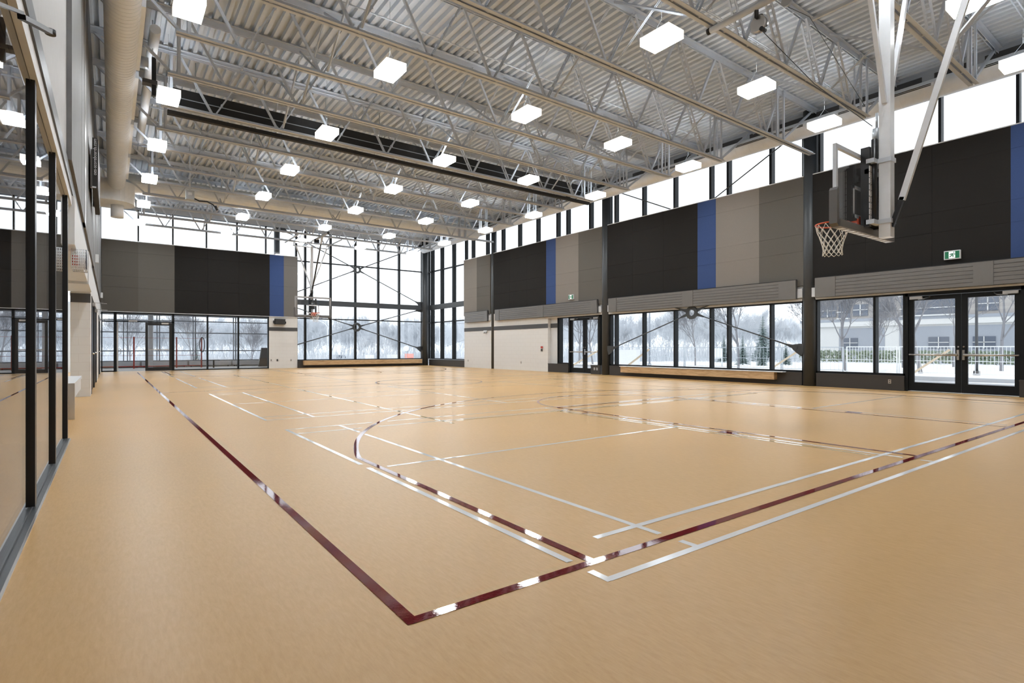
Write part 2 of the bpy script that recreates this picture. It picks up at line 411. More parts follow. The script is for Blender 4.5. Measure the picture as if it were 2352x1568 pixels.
# radiant heaters
def heater(y0, y1, covers, lab):
    r = empty('radiant_heater', (16.78, (y0+y1)/2, 2.9)); tag(r, lab, 'heater', 'radiant heaters on the right wall')
    b = MB()
    for k in range(6):
        z = 2.63+k*.0955; b.box(16.735, 16.80, y0+.02, y1-.02, z, z+.086)
    b.build('heater_slats', 'rad_grey', r); B(16.775, 16.83, y0, y1, 2.62, 3.2).build('heater_body', 'band_grey', r)
    for c0, c1 in covers: B(16.722, 16.76, c0, c1, 2.625, 3.195).build('cover_plate', 'rad_grey', r)
    MB().box(16.83, 16.93, y0-.14, y0+.02, 2.66, 2.93).box(16.83, 16.93, y1-.02, y1+.14, 2.66, 2.93).build('mounting_bracket', 'wall_white', r)
    B(16.74, 16.82, y0, y1, 3.2, 3.215).build('heater_trim', 'black_metal', r)
heater(25.05, 27.45, [(25.05, 25.35)], 'short grey ribbed radiant heater next to the corner window')
heater(16.62, 24.3, [(16.62, 17.0), (20.2, 20.7), (23.9, 24.3)], 'long grey radiant heater above the block wall and far double doors')
heater(8.22, 15.95, [(8.22, 8.75), (11.85, 12.3), (15.5, 15.95)], 'long grey radiant heater above the braced window')
heater(-.2, 7.66, [(-.2, .2), (3.62, 4.0), (7.1, 7.66)], 'long grey radiant heater above the near double doors')
# soffit strip (white) above the openings
part(MB().box(16.9, 17.2, 8.12, 16.1, 2.56, 2.63).box(16.9, 17.2, 16.5, 20.05, 2.56, 2.63).box(16.9, 17.2, .9, 7.72, 2.58, 2.66), 'soffit_strip', 'gloss_white', wr)
# ------------------------------------------------------------------ windows of the right wall
def win_r(name, y0, y1, z0, z1, mull, trans=(), lab=None, mw=.062):
    r = struct(empty(name, (17.08, (y0+y1)/2, z0)), lab)
    fr = MB().box(16.97, 17.16, y0, y1, z1-.06, z1).box(16.97, 17.16, y0, y1, z0, z0+.055).box(16.97, 17.16, y0, y0+.05, z0, z1).box(16.97, 17.16, y1-.05, y1, z0, z1)
    fr.build('window_frame', 'mullion_dark', r)
    for m in mull: B(16.96, 17.17, m-mw/2, m+mw/2, z0+.055, z1-.06).build('mullion', 'mullion_dark', r)
    for t in trans: B(16.99, 17.15, y0+.05, y1-.05, t-.03, t+.03).build('transom', 'mullion_dark', r)
    es = [y0+.05]+sorted(mull)+[y1-.05]; zs = [z0+.05]+list(trans)+[z1-.05]
    for a, b in zip(es, es[1:]):
        for c, d in zip(zs, zs[1:]): B(17.075, 17.087, a, b, c, d).build('pane', 'glass', r)
    return r
win_r('window_1', 5.47, 7.75, .40, 2.6, [6.19], lab='near right wall window of two panes')
win_r('window_2', 8.1, 16.1, .40, 2.58, [15.79, 14.31, 12.82, 11.30, 10.63, 9.13], lab='long braced window')
win_r('window_3', 18.62, 19.45, .40, 2.58, [19.3], lab='sidelight left of the far double doors')
win_r('window_4', 16.5, 16.66, .40, 2.58, [], lab='narrow sidelight right of the far double doors')
win_r('window_5', 27.75, 32.5, .42, 8.0, [30.69, 29.2, 31.97], (2.8, 6.15), lab='tall corner window in the right wall', mw=.16)
win_r('window_6', 16.45, 27.75, 6.3, 7.95, [26.97, 25.46, 23.95, 22.47, 20.97, 19.47, 18.77, 17.28], lab='clerestory over the far bays', mw=.11)
win_r('window_7', 8.1, 16.15, 6.3, 7.95, [15.79, 14.31, 12.82, 11.30, 10.63, 9.13], lab='clerestory over the braced window', mw=.085)
win_r('window_8', -.3, 7.78, 6.3, 7.95, [7.64, 4.72, 3.24, 1.76, .28], lab='clerestory behind the near hoop', mw=.062)
win_r('window_9', .9, 3.11, .40, 2.6, [2.0], lab='window right of the near double doors')
win_r('window_10', YB, -.7, 6.3, 7.95, [-2.0], lab='clerestory at the near end')
# double doors
def ddoor(name, y0, y1, lab, lit):
    # y0<y1 outer frame; two leaves
    r = struct(empty(name, (17.0, (y0+y1)/2, 0)), lab)
    MB().box(16.95, 17.12, y0, y0+.06, 0, 2.6).box(16.95, 17.12, y1-.06, y1, 0, 2.6).box(16.95, 17.12, y0, y1, 2.5, 2.6).build('door_frame', 'mullion_dark', r)
    ym = (y0+y1)/2
    for s, a, b in ((0, y0+.06, ym-.005), (1, ym+.005, y1-.06)):
        lf = MB().box(17.0, 17.06, a, a+.12, .02, 2.49).box(17.0, 17.06, b-.12, b, .02, 2.49).box(17.0, 17.06, a+.12, b-.12, .02, .24).box(17.0, 17.06, a+.12, b-.12, 2.38, 2.49).build('door_leaf', 'mullion_dark', r)
        B(17.025, 17.035, a+.12, b-.12, .24, 2.38).build('pane', 'glass', lf)
        e = b-.05 if s == 0 else a+.05; o = a+.03 if s == 0 else b-.03
        pb = MB().tube((16.93, o, .965), (16.93, e, .965), .022).bar((16.96, (o*.45+e*.55), .965), (16.96, e, .965), .06, .06).build('push_bar', 'steel_brushed', lf)
        MB().box(16.94, 17.0, e-.025, e+.025, .84, 1.09).tube((16.99, e, 1.17), (16.97, e, 1.17), .02).build('latch_plate', 'chrome', lf)
        c = a+.18 if s == 0 else b-.18; k = 1 if s == 0 else -1
        MB().box(16.93, 17.0, c-.14+k*.0, c+.14, 2.41, 2.48).bar((16.94, c+.05*k, 2.40), (16.80, c+.22*k, 2.40), .02, .012).bar((16.80, c+.22*k, 2.40), (16.97, c+.30*k, 2.46), .02, .012).build('door_closer', 'steel_brushed', lf)
    B(16.93, 17.12, y0+.06, y1-.06, 0, .012).build('threshold', 'steel_brushed', r)
ddoor('door_1', 3.12, 5.46, 'near black glazed double doors', 0)
ddoor('door_2', 16.66, 18.62, 'far black glazed double doors', 0)
# columns
def column(x, y, r_, lab, z1=ZD, m='charcoal_steel'):
    o = MB().tube((x, y, 0), (x, y, z1), r_, n=28).build('column', m, origin=(x, y, 0)); tag(o, lab, 'column', 'round dark steel columns')
column(16.99, 7.92, .19, 'round dark column between the braced window and the near double doors')
column(16.99, 16.3, .19, 'round dark column right of the far double doors')
column(16.99, 24.75, .15, 'slim round dark column between the two block wall sections')
column(16.68, 32.32, .21, 'round dark column in the far right corner of the hall')
column(16.99, -.5, .19, 'round dark column at the near end of the right wall')
column(7.6, 32.82, .16, 'round dark column behind the top of the far panels')
# benches
def bench(x0, x1, y0, y1, z0, z1, lab):
    o = MB().box(x0, x1, y0, y1, z0, z1).build('bench', 'maple'); tag(o, lab, 'bench', 'solid maple benches under the windows')
b1 = empty('bench', (16.83, 12, .15)); tag(b1, 'long maple bench under the braced window of the right wall', 'bench')
B(16.70, 16.895, 8.88, 15.25, .15, .385).build('bench_front', 'maple', b1); B(16.68, 16.92, 8.6, 15.3, .385, .41).build('bench_top', 'gloss_white', b1)
b2 = empty('bench', (12.6, 32.15, .15)); tag(b2, 'long maple bench under the tall far window', 'bench')
B(8.87, 16.3, 31.98, 32.24, .16, .40).build('bench_front', 'maple', b2); B(8.87, 16.32, 31.97, 32.26, .40, .42).build('bench_top', 'maple', b2)
# ------------------------------------------------------------------ far wall
wf = struct(empty('wall_far', (8, YF, 0)))
part(B(7.07, 8.58, YF, YF+.35, 0, 2.9), 'block_wall', 'block_xz', wf)
part(B(7.07, 8.58, YF-.012, YF, 2.09, 2.29), 'grey_band', 'band_grey', wf)
part(B(-.5, 8.58, YF+.02, YF+.35, 2.9, 6.3), 'upper_wall', 'wall_white', wf)
part(B(-.8, 17.3, YF+.1, YF+.5, 7.9, ZD), 'fascia', 'fascia_grey', wf)
part(MB().box(-.35, 8.58, YF-.07, YF+.1, 6.3, 6.33).box(-.35, 8.58, YF-.06, YF, 2.87, 2.895), 'panel_cap', 'gloss_white', wf)
tag(MB().box(8.58, 16.5, YF-.05, YF+.35, 0, .38).box(8.58, 16.5, YF-.06, YF+.35, .38, .42).build('window_ledge', 'ledge_dark'), 'dark ledge below the tall far window', 'ledge')
def tiles_f(x0, x1, seams):
    mb = MB(); xs = [x0]+seams+[x1]; zs = [2.9, 4.06, 4.58, 5.77, 6.3]; g = .0022
    for a, b in zip(xs, xs[1:]):
        for c, d in zip(zs, zs[1:]): mb.box(a+g*(a != x0), b-g*(b != x1), YF-.06, YF+.01, c+g*(c != 2.9), d-g*(d != 6.3))
    return mb
for x0, x1, m, lab, sm in [(-.34, 1.09, 'fabric_taupe2', 'brownish grey fabric panel at the left end of the far wall', []),
    (1.09, 2.6, 'fabric_grey', 'grey fabric panel above the glazed door of the far wall', []),
    (2.6, 7.09, 'fabric_black', 'wide black fabric panel of the far wall', [4.08, 5.55]),
    (7.09, 7.83, 'fabric_blue', 'narrow blue fabric panel of the far wall', []),
    (7.83, 8.58, 'fabric_grey2', 'narrow grey fabric panel behind the far hoop', [])]:
    if m not in MATS:
        c = {'fabric_taupe2': (.105, .097, .085), 'fabric_grey2': (.165, .155, .142)}[m]; mat(m, c, .9, spec=.2, build=fabric(c))
    tag(tiles_f(x0, x1, sm).build('acoustic_panel', m), lab, 'wall panel', 'fabric panels on the far wall')
def win_f(name, x0, x1, z0, z1, mull, trans=(), lab=None, mw=.06, y=YF+.2, mm='mullion_dark'):
    r = struct(empty(name, ((x0+x1)/2, y, z0)), lab)
    MB().box(x0, x1, y-.09, y+.1, z1-.06, z1).box(x0, x1, y-.09, y+.1, z0, z0+.05).box(x0, x0+.05, y-.09, y+.1, z0, z1).box(x1-.05, x1, y-.09, y+.1, z0, z1).build('window_frame', mm, r)
    for m in mull: B(m-mw/2, m+mw/2, y-.1, y+.1, z0+.05, z1-.06).build('mullion', mm, r)
    for t in trans: B(x0+.05, x1-.05, y-.07, y+.08, t-.03, t+.03).build('transom', mm, r)
    es = [x0+.05]+sorted(mull)+[x1-.05]; zs = [z0+.05]+list(trans)+[z1-.05]
    for a, b in zip(es, es[1:]):
        for c, d in zip(zs, zs[1:]): B(a, b, y, y+.012, c, d).build('pane', 'glass', r)
    return r
win_f('window_11', 8.58, 16.6, .42, 7.95, [9.09, 10.56, 12.07, 13.55, 14.96], (2.85, 6.15), 'tall far window with ring braces', mw=.10, y=YF+.3)
win_f('window_12', -.4, 8.58, 6.3, 7.95, [1.1, 2.55, 4.05, 5.5, 6.95], (), 'clerestory above the far panels', y=YF+.25)
win_f('window_13', 2.55, 7.07, 0, 2.87, [4.08, 5.54], (), 'three-pane glass screen to the vestibule', y=YF+.1, mw=.07)
win_f('window_14', -.36, .17, 0, 2.87, [], (2.42,), 'narrow glass sidelight in the far left corner', y=YF+.1)
d3 = struct(empty('door_3', (1.36, YF+.1, 0)), 'glazed double door to the vestibule, left leaf open')
MB().box(.17, .24, YF, YF+.2, 0, 2.87).box(2.50, 2.58, YF, YF+.2, 0, 2.87).box(.17, 2.58, YF, YF+.2, 2.80, 2.87).box(.17, 2.58, YF, YF+.2, 2.40, 2.46).build('door_frame', 'mullion_dark', d3)
B(.24, 2.5, YF+.1, YF+.11, 2.46, 2.8).build('pane', 'glass', d3)
lf = MB().box(1.38, 1.49, YF+.02, YF+.07, .01, 2.39).box(2.38, 2.5, YF+.02, YF+.07, .01, 2.39).box(1.49, 2.38, YF+.02, YF+.07, .01, .17).box(1.49, 2.38, YF+.02, YF+.07, 2.26, 2.39).build('door_leaf', 'black_metal', d3)
B(1.49, 2.38, YF+.04, YF+.05, .17, 2.26).build('pane', 'glass', lf)
B(2.05, 2.35, YF-.03, YF+.02, 2.32, 2.40).build('door_closer', 'steel_brushed', lf)
MB().box(1.5, 2.37, YF-.02, YF+.01, 1.04, 1.08).build('push_bar', 'steel_brushed', lf)
lf = MB().box(.25, .30, YF+.2, YF+.32, .01, 2.39).box(.25, .30, YF+1.2, YF+1.32, .01, 2.39).box(.25, .30, YF+.32, YF+1.2, .01, .17).box(.25, .30, YF+.32, YF+1.2, 2.26, 2.39).build('door_leaf', 'concrete_light', d3)
B(.27, .28, YF+.32, YF+1.2, .17, 2.26).build('pane', 'glass', lf)
MB().path([(.30, YF+1.25, .82), (.40, YF+1.25, .84), (.40, YF+1.25, 1.08), (.30, YF+1.25, 1.1)], .012).build('pull_handle', 'chrome', lf)
B(.7, 1.05, YF-.03, YF+.02, 2.42, 2.48).build('door_closer', 'steel_brushed', d3)
# steel beams across the tall windows
tag(MB().box(8.58, 16.55, YF+.04, YF+.24, 3.62, 3.66).box(8.58, 16.55, YF+.04, YF+.24, 3.88, 3.92).box(8.58, 16.55, YF+.05, YF+.13, 3.66, 3.88).build('steel_beam', 'charcoal_steel'), 'dark horizontal steel beam crossing the tall far window', 'beam')
tag(MB().box(16.9, 16.97, 27.75, 32.2, 3.62, 3.94).build('steel_beam', 'charcoal_steel'), 'dark horizontal steel beam crossing the corner window in the right wall', 'beam')
# ring braces
def brace(axis, c, R, ends, lab, plane):
    # axis: 'y' -> lies in XZ plane (far wall), 'x' -> YZ plane (right wall); ends = list of (u,z)
    o = empty('ring_brace', (c[0], plane, c[1]) if axis == 'y' else (plane, c[0], c[1])); tag(o, lab, 'brace', 'steel rod braces with a centre ring')
    P = (lambda u, z, q=0: (u, plane+q, z)) if axis == 'y' else (lambda u, z, q=0: (plane+q, u, z))
    MB().ring(P(*c), R, R*.48, axis, .03).build('centre_ring', 'charcoal_steel', o)
    for u, z in ends:
        d = Vector((u-c[0], z-c[1])); L = d.length; d.normalize(); n = Vector((-d.y, d.x))
        a = Vector(c)+d*R*.9; b = Vector((u, z)); f1 = a+d*.30
        rod = MB().tube(P(*f1), P(*(b-d*.55)), .027 if axis == 'y' else .021, n=8)
        rod.build('brace_rod', 'charcoal_steel', o)
        for q0, q1, w0, w1, pc in ((a, a+d*.30, .055, .026, a), (b-d*.55, b-d*.2, .028, .08, b-d*.22)):
            cl = MB(); pts = [q0-n*w0, q0+n*w0, q1+n*w1, q1-n*w1]
            cl.add([P(p.x, p.y, q) for q in (-.02, .02) for p in pts], [(0,1,2,3),(7,6,5,4),(0,4,5,1),(1,5,6,2),(2,6,7,3),(3,7,4,0)])
            cl.tube(P(pc.x, pc.y, -.028), P(pc.x, pc.y, .028 if axis == 'x' else .04), .032, n=12)
            cl.build('clevis', 'charcoal_steel', o)
        g = [b-d*.35-n*.07, b-d*.35+n*.07, b-d*.18+n*.15, b+n*.2, b-n*.2, b-d*.18-n*.15]
        MB().add([P(p.x, p.y, q) for q in (-.012, .012) for p in g], [tuple(range(6)), tuple(range(11, 5, -1))]+[(i, 6+i, 6+(i+1) % 6, (i+1) % 6) for i in range(6)]).build('gusset_plate', 'charcoal_steel', o)
brace('y', (12.13, 5.91), .23, [(16.5, 3.95), (7.7, 3.95), (16.5, 7.85), (7.7, 7.85)], 'upper ring brace crossing the tall far window', YF+.12)
brace('y', (12.10, 2.41), .27, [(16.5, 1.05), (7.7, 1.05), (16.5, 3.68), (7.7, 3.68)], 'lower ring brace crossing the tall far window', YF+.12)
brace('x', (12.0, 2.41), .24, [(16.14, 1.03), (8.05, 1.07), (16.14, 3.7), (8.05, 3.7)], 'lower ring brace in front of the long right wall window', 16.885)
brace('x', (12.05, 5.91), .24, [(16.14, 7.85), (8.05, 7.85), (16.14, 3.95), (8.05, 3.95)], 'upper brace rods seen in the clerestory above the blue panel', 16.965)
# ------------------------------------------------------------------ left wall
XL = -.38
wl = struct(empty('wall_left', (XL, 15, 0)))
part(MB().box(XL-.3, XL+.02, 8.1, YF+.3, 3.31, ZD), 'cladding', 'cladding_metal', wl)
sm_ = MB()
for y in (10.7, 13.5, 16.5, 20, 24, 28): sm_.box(XL, XL+.022, y, y+.015, 3.31, ZD)
for y in (12, 18.2, 22.3): sm_.box(XL-.02, XL+.024, y, y+.5, 3.31, ZD)
part(sm_, 'cladding_joint', 'rad_edge', wl)
mat('wall_grey', (.42, .42, .42), .6); part(B(XL-.3, XL-.03, YB, 8.1, 3.31, ZD), 'upper_wall', 'wall_grey', wl)
part(B(XL-.3, XL-.015, YB, YF, 3.14, 3.31), 'dark_trim', 'charcoal_steel', wl)
part(MB().box(XL-.3, XL-.03, YB, 9.2, 3.01, 3.14).box(XL-.3, XL, 9.2, YF, 2.5, 3.14), 'head_wall', 'wall_white', wl)
part(B(-.75, XL, 16.2, 17.0, 0, 2.5), 'pier', 'block_xz', wl)
part(B(-.7502, XL+.004, 16.19, 16.21, 2.2, 2.41), 'grey_band', 'band_grey', wl)
part(MB().box(-.8, XL-.1, 8.75, 9.55, 0, 3.3), 'jamb_wall', 'block_yz', wl)
part(MB().box(-1.5, -1.3, 9.5, 16.3, 0, 3.0).box(-1.5, XL-.1, 9.3, 16.4, 2.6, 3.0), 'alcove_wall', 'block_yz', wl)
part(B(-.9, XL+.02, 14.2, 16.2, 2.45, 3.12), 'bulkhead', 'wall_white', wl)
part(MB().box(XL-.3, XL, 22.8, 26.6, 0, 2.5).box(XL-.3, XL, 29.8, YF, 0, 2.5).box(-.8, XL, 17.0, 22.8, 2.42, 2.5).box(-.8, XL, 26.6, 29.8, 2.42, 2.5), 'block_wall', 'block_yz', wl)
for nm, a, b in (('door_4', 17.0, 19.85), ('door_5', 19.95, 22.8), ('door_6', 26.6, 29.8)):
    r = struct(empty(nm, (XL, (a+b)/2, 0)))
    MB().box(XL-.1, XL+.01, a, a+.08, 0, 2.42).box(XL-.1, XL+.01, b-.08, b, 0, 2.42).box(XL-.1, XL+.01, a, b, 2.3, 2.42).build('door_frame', 'black_metal', r)
    lf = B(XL-.07, XL-.02, a+.08, b-.08, .01, 2.3).build('door_leaf', 'black_metal', r)
    MB().tube((XL-.02, a+.2, 1.0), (XL+.06, a+.2, 1.0), .02).bar((XL+.05, a+.2, 1.0), (XL+.05, a+.35, 1.0), .02, .03).build('door_handle', 'chrome', lf)
    MB().box(XL-.02, XL+.07, a+.3, a+.6, 2.2, 2.28).bar((XL+.05, a+.45, 2.29), (XL+.3, a+.7, 2.29), .02, .012).build('door_closer', 'steel_brushed', lf)
# glass front of the studio
XG = -.46
wg = struct(empty('window_15', (XG, 4, 0)), 'mirror-like glass front of the dark studio at left')
MB().box(XG-.06, XG+.03, YB, 8.76, 3.05, 3.09).box(XG-.06, XG+.02, YB, 8.76, 0, .03).box(XG-.03, XG+.05, YB, 8.76, 0, .014).build('window_frame', 'charcoal_steel', wg)
B(XG+.05, XG+.062, YB, 8.76, 0, .008).build('floor_trim', 'steel_brushed', wg)
MB().box(XG-.05, XG+.01, YB, 8.76, 2.99, 3.05).build('head_rail', 'charcoal_steel', wg)
for y, w_ in ((-1.5, .1), (1.9, .1), (3.35, .1), (5.1, .1), (6.85, .09), (8.68, .12)):
    B(XG-.03, XG+.035, y-w_/2, y+w_/2, .03, 3.06).build('mullion', 'black_metal', wg)
for a, b in ((YB, -1.5), (-1.5, 1.9), (1.9, 3.35), (3.35, 5.1), (5.1, 6.85), (6.85, 8.66)): B(XG, XG+.01, a, b, .03, 3.02).build('pane', 'glass_studio', wg)
# dark studio behind the glass
st = struct(MB().box(-6, -5.8, YB, 9, -.02, 3.4).box(-6, -.5, 8.78, 9, -.02, 3.4).box(-6, -.5, YB-.2, YB, -.02, 3.4).box(-6, XG-.1, YB, 9, 3.2, 3.4).build('wall_studio', 'dark_room'))
struct(B(-6, -1.59, YB, 9, -.25, -.001).build('floor_studio', 'linoleum'))
# back wall
struct(B(-.8, 17.3, YB-.3, YB, 0, ZD).build('wall_back', 'block_xz'), 'block wall behind the camera')
# ------------------------------------------------------------------ trusses
JY = [-.5, 1.55, 3.6, 5.69, 7.75, 9.66, 11.6, 13.44, 15.25, 16.95, 18.65, 20.5, 22.5, 24.48, 26.4, 28.4, 30.6]
ZB0, ZB1, ZT0, ZT1 = 6.86, 6.94, 8.12, 8.25
def make_truss(long):
    r = empty('roof_truss', (8.2, 0, 0))
    x1 = 16.75 if long else 15.14
    for nm, a, b, z0, z1 in (('top_chord', XL+.02, 17.0, ZT0, ZT1), ('bottom_chord', .96, x1, ZB0, ZB1)):
        m = MB()
        for s in (-1, 1):
            m.box(a, b, s*.018, s*.095, (z1-.012) if nm == 'top_chord' else z0, z1 if nm == 'top_chord' else z0+.012)
            m.box(a, b, s*.018, s*.030, z0, z1)
        k = a+.4
        while k < b: m.box(k, k+.05, -.02, .02, z0+.01, z1-.01); k += .76
        m.build(nm, 'steel_white', r)
    nodes = [1.30]+[2.06+1.508*i for i in range(9)]
    k = 0
    bn = [1.30+.76+1.508*i for i in range(9)]          # bottom nodes 2.06 ... 14.12
    tn = [1.30]+[bn[i]+.754 for i in range(9)]          # top nodes 1.30, 2.81 ... 14.88
    def web(a, b, dbl):
        m = MB()
        if dbl:
            for s in (-1, 1): m.bar((a[0], s*.055, a[1]), (b[0], s*.055, b[1]), .014, .045, up=(0, 1, 0)).bar((a[0], s*.04, a[1]), (b[0], s*.04, b[1]), .03, .012, up=(0, 1, 0))
            for t in (.2, .4, .6, .8):
                p = (a[0]+(b[0]-a[0])*t, a[1]+(b[1]-a[1])*t); m.box(p[0]-.02, p[0]+.02, -.05, .05, p[1]-.03, p[1]+.03)
        else: m.bar((a[0], 0, a[1]), (b[0], 0, b[1]), .05, .05, up=(0, 1, 0))
        m.build('web_member', 'steel_white', r)
    for i, x in enumerate(bn):
        web((x-.04, 6.92), (tn[i]+.04, 8.14), i >= 5)
        web((x+.04, 6.92), (tn[i+1]-.04, 8.14), i < 5)
    for x in (1.16, 14.62, 14.97): MB().box(x-.03, x+.03, -.085, -.073, ZB0, ZT1).box(x-.03, x-.02, -.085, -.045, ZB0, ZT1).box(x-.03, x+.03, .073, .085, ZB0, ZT1).box(x-.03, x-.02, .045, .085, ZB0, ZT1).build('end_post', 'steel_white', r)
    MB().bar((1.0, 0, 6.93), (XL+.08, 0, 8.15), .05, .06, up=(0, 1, 0)).build('end_brace', 'steel_white', r)
    MB().bar((15.05, 0, 6.93), (16.75, 0, 8.15), .05, .06, up=(0, 1, 0)).build('end_brace', 'steel_white', r)
    return r
tA = tB = None
for i, y in enumerate(JY):
    lg = y in (7.75, 24.48)
    if lg: o = copy_tree(tB) if tB else make_truss(True); tB = tB or o
    else: o = copy_tree(tA) if tA else make_truss(False); tA = tA or o
    o.location = (8.2, y, 0)
    tag(o, 'white open-web steel roof truss, %s counted from the camera end' % ORD[i], 'truss', 'white roof trusses spanning the hall')
# parts of the trusses were given around x=8.2,y=0: parts keep their offset to the truss
def xb(i0, i1, x, mb):
    y0, y1 = JY[i0]+.1, JY[i1]-.1
    mb.bar((x, y0, 6.93), (x, y1, 8.13), .05, .012).bar((x, y0, 6.93), (x, y1, 8.13), .012, .05)
    mb.bar((x+.06, y0, 8.13), (x+.06, y1, 6.93), .05, .012).bar((x+.06, y0, 8.13), (x+.06, y1, 6.93), .012, .05)
for x, nm in ((3.6, 'left'), (8.2, 'middle'), (12.9, 'right')):
    for i in range(len(JY)-1):
        mb = MB(); xb(i, i+1, x, mb)
        tag(mb.build('cross_bridging', 'steel_white', origin=(x, JY[i], 7)), 'crossed bracing in the %s row between %s and %s roof truss from the camera' % (nm, ORD[i], ORD[i+1]), 'bracing', 'crossed bracing between the roof trusses')
# ------------------------------------------------------------------ ceiling lights
LX = [1.06, 4.64, 8.2, 11.45, 14.66]; LY = [2.72, 6.48, 10.55, 14.62, 18.35, 22.1, 26.15, 30.1]
def make_light():
    r = empty('gym_light', (0, 0, 6.85))
    MB().box(-.08, .08, -.2, .2, 6.913, 6.95).box(-.1, .1, -.2, .2, 6.95, 6.98).build('housing', 'gloss_white', r)
    B(-.205, .205, -.315, .315, 6.785, 6.80).build('lens', 'lamp_lens', r)
    B(-.205, .205, -.315, .315, 6.80, 6.90).build('lens_side', 'lamp_side', r)
    B(-.19, .19, -.30, .30, 6.905, 6.912).build('uplight_fill', 'lamp_uplight_fill', r)  # glowing plate added on top to light the deck above
    rim = MB()
    for s in (-1, 1): rim.box(s*.208, s*.216, -.325, .325, 6.775, 6.93).box(-.216, .216, s*.318, s*.326, 6.775, 6.93)
    rim.build('lens_rim', 'lamp_rim', r)
    MB().path([(0, -.25, 6.93), (0, 0, 7.22), (0, .25, 6.93)], .004, 4).tube((0, 0, 7.22), (0, 0, 8.33), .004, n=4).build('hanging_wire', 'galvanised', r)
    return r
lt = None
for j, y in enumerate(LY):
    for i, x in enumerate(LX):
        if lt is None: lt = make_light(); o = lt
        else: o = copy_tree(lt)
        o.location = (x, y, 6.85)
        tag(o, 'square ceiling light, %s from the left in the %s row from the camera end' % (ORD[i], ORD[j]), 'ceiling light', 'square lights hung below the trusses')
for j, y in enumerate(LY):
    m = MB().tube((.3, y, 7.9), (16.2, y, 7.9), .014, n=6)
    for k in range(28): m.tube((.5+k*.56, y+.1, 7.93), (.5+k*.56, y+.1, 8.0), .006, n=4)
    m.tube((.3, y+.1, 7.96), (16.2, y+.1, 7.96), .012, n=6)
    for k in range(6): m.tube((.8+k*3, y, 7.9), (.8+k*3, y, ZD+.02), .006, n=4)
    tag(m.build('conduit_strut', 'steel_white'), 'thin white conduit strut over the %s row of lights from the camera end' % ORD[j], 'conduit', 'conduit struts under the roof deck')
# ------------------------------------------------------------------ ducts
def spiral(name, a, b, r_, lab, cat='duct', seam=.32, m='duct_paint', n=32):
    a, b = Vector(a), Vector(b); o = empty(name, (a+b)/2)
    tag(o, lab, cat)
    MB().tube(a, b, r_, n=n).build('duct_body', m, o)
    d = (b-a); L = d.length; d.normalize(); sm = MB(); k = seam/2
    while k < L: sm.tube(a+d*k, a+d*(k+.008), r_+.0035, n=n, cap=True); k += seam
    sm.build('duct_seam', m, o); return o
dl = spiral('left_round_duct', (.17, YB, 7.10), (.17, 24.6, 7.10), .27, 'fat white round duct running along the left wall under the roof', seam=.13)
dl.name = 'round_duct'
for k in range(8):
    y = -1+k*3.1; B(.43, .50, y, y+2.7, 7.05, 7.2).build('slot_diffuser', 'duct_paint', dl)
dr = spiral('round_duct', (16.35, YB, 7.52), (16.35, 31.9, 7.52), .24, 'long beige round duct with slots above the right wall windows', seam=.45)
for k in range(11):
    y = -1.5+k*3.05
    MB().box(16.09, 16.17, y, y+2.2, 7.52, 7.60).build('slot_diffuser', 'duct_paint', dr)
    MB().box(16.083, 16.10, y+.05, y+2.15, 7.532, 7.552).box(16.083, 16.10, y+.05, y+2.15, 7.566, 7.586).build('air_slot', 'black_matte', dr)
dc = empty('cross_duct', (8, 25.5, 7.4)); tag(dc, 'big flat-sided beige duct crossing the hall between the far trusses', 'duct')
pts = []
for k in range(24):
    a = 2*math.pi*k/24; pts.append((25.45+.42*math.cos(a)+(.1 if math.cos(a) > 0 else -.1), 7.42+.34*math.sin(a)))
MB().prism(pts, 'x', .3, 16.2).build('duct_body', 'duct_paint', dc)
sm = MB()
for k in range(10):
    q = [(y, z) for y, z in pts]; cx = 25.45; cz = 7.42; q = [((y-cx)*1.03+cx, (z-cz)*1.03+cz) for y, z in q]; sm.prism(q, 'x', 1.2+k*1.55, 1.23+k*1.55)
sm.build('duct_seam', 'duct_paint', dc)
pl = empty('duct_plenum', (.3, 24.9, 6.7)); tag(pl, 'grey rounded plenum with a round stub at the far end of the left duct', 'duct')
hp = [(-.32, 24.2), (.12, 24.2)]+[(.12+.62*math.sin(math.pi*k/12), 24.95-.75*math.cos(math.pi*k/12)) for k in range(1, 12)]+[(.12, 25.7), (-.32, 25.7)]
MB().prism(hp, 'z', 6.45, 7.2).build('plenum_box', 'duct_paint', pl); MB().tube((.2, 25.1, 6.0), (.2, 25.1, 6.46), .2, n=24).build('duct_stub', 'duct_paint', pl)
tag(MB().tube((.75, 13.5, 7.75), (.75, 21, 7.75), .10, n=20).build('branch_duct', 'duct_paint'), 'thinner pale round duct beside the left duct high under the roof', 'duct')
# ------------------------------------------------------------------ divider curtain
dv = empty('divider_curtain', (8, 15.5, 7)); tag(dv, 'black rolled-up divider curtain slung under the trusses across the hall', 'curtain')
B(1.2, 15.1, 15.52, 15.58, 7.24, 7.46).build('curtain_fold', 'black_matte', dv)
B(1.2, 15.1, 15.50, 15.56, 6.98, 7.22).build('curtain_fold', 'black_matte', dv)
B(1.2, 15.1, 15.495, 15.50, 7.215, 7.235).build('curtain_rail', 'galvanised', dv)
B(1.1, 15.14, 15.42, 15.54, 6.76, 6.86).build('curtain_tube', 'black_matte', dv)
for k in range(9): MB().tube((1.7+k*1.6, 15.55, 7.44), (1.7+k*1.6, 15.55, 8.2), .012, n=6).build('curtain_hanger', 'galvanised', dv)
MB().ring((14.4, 15.4, 7.25), .34, .29, 'y', .02).build('winch_ring', 'steel_white', dv)
jb = empty('junction_box', (2.75, 22.3, 6.9)); tag(jb, 'grey electrical box with a loose black cable hung among the far trusses at left', 'electrical box')
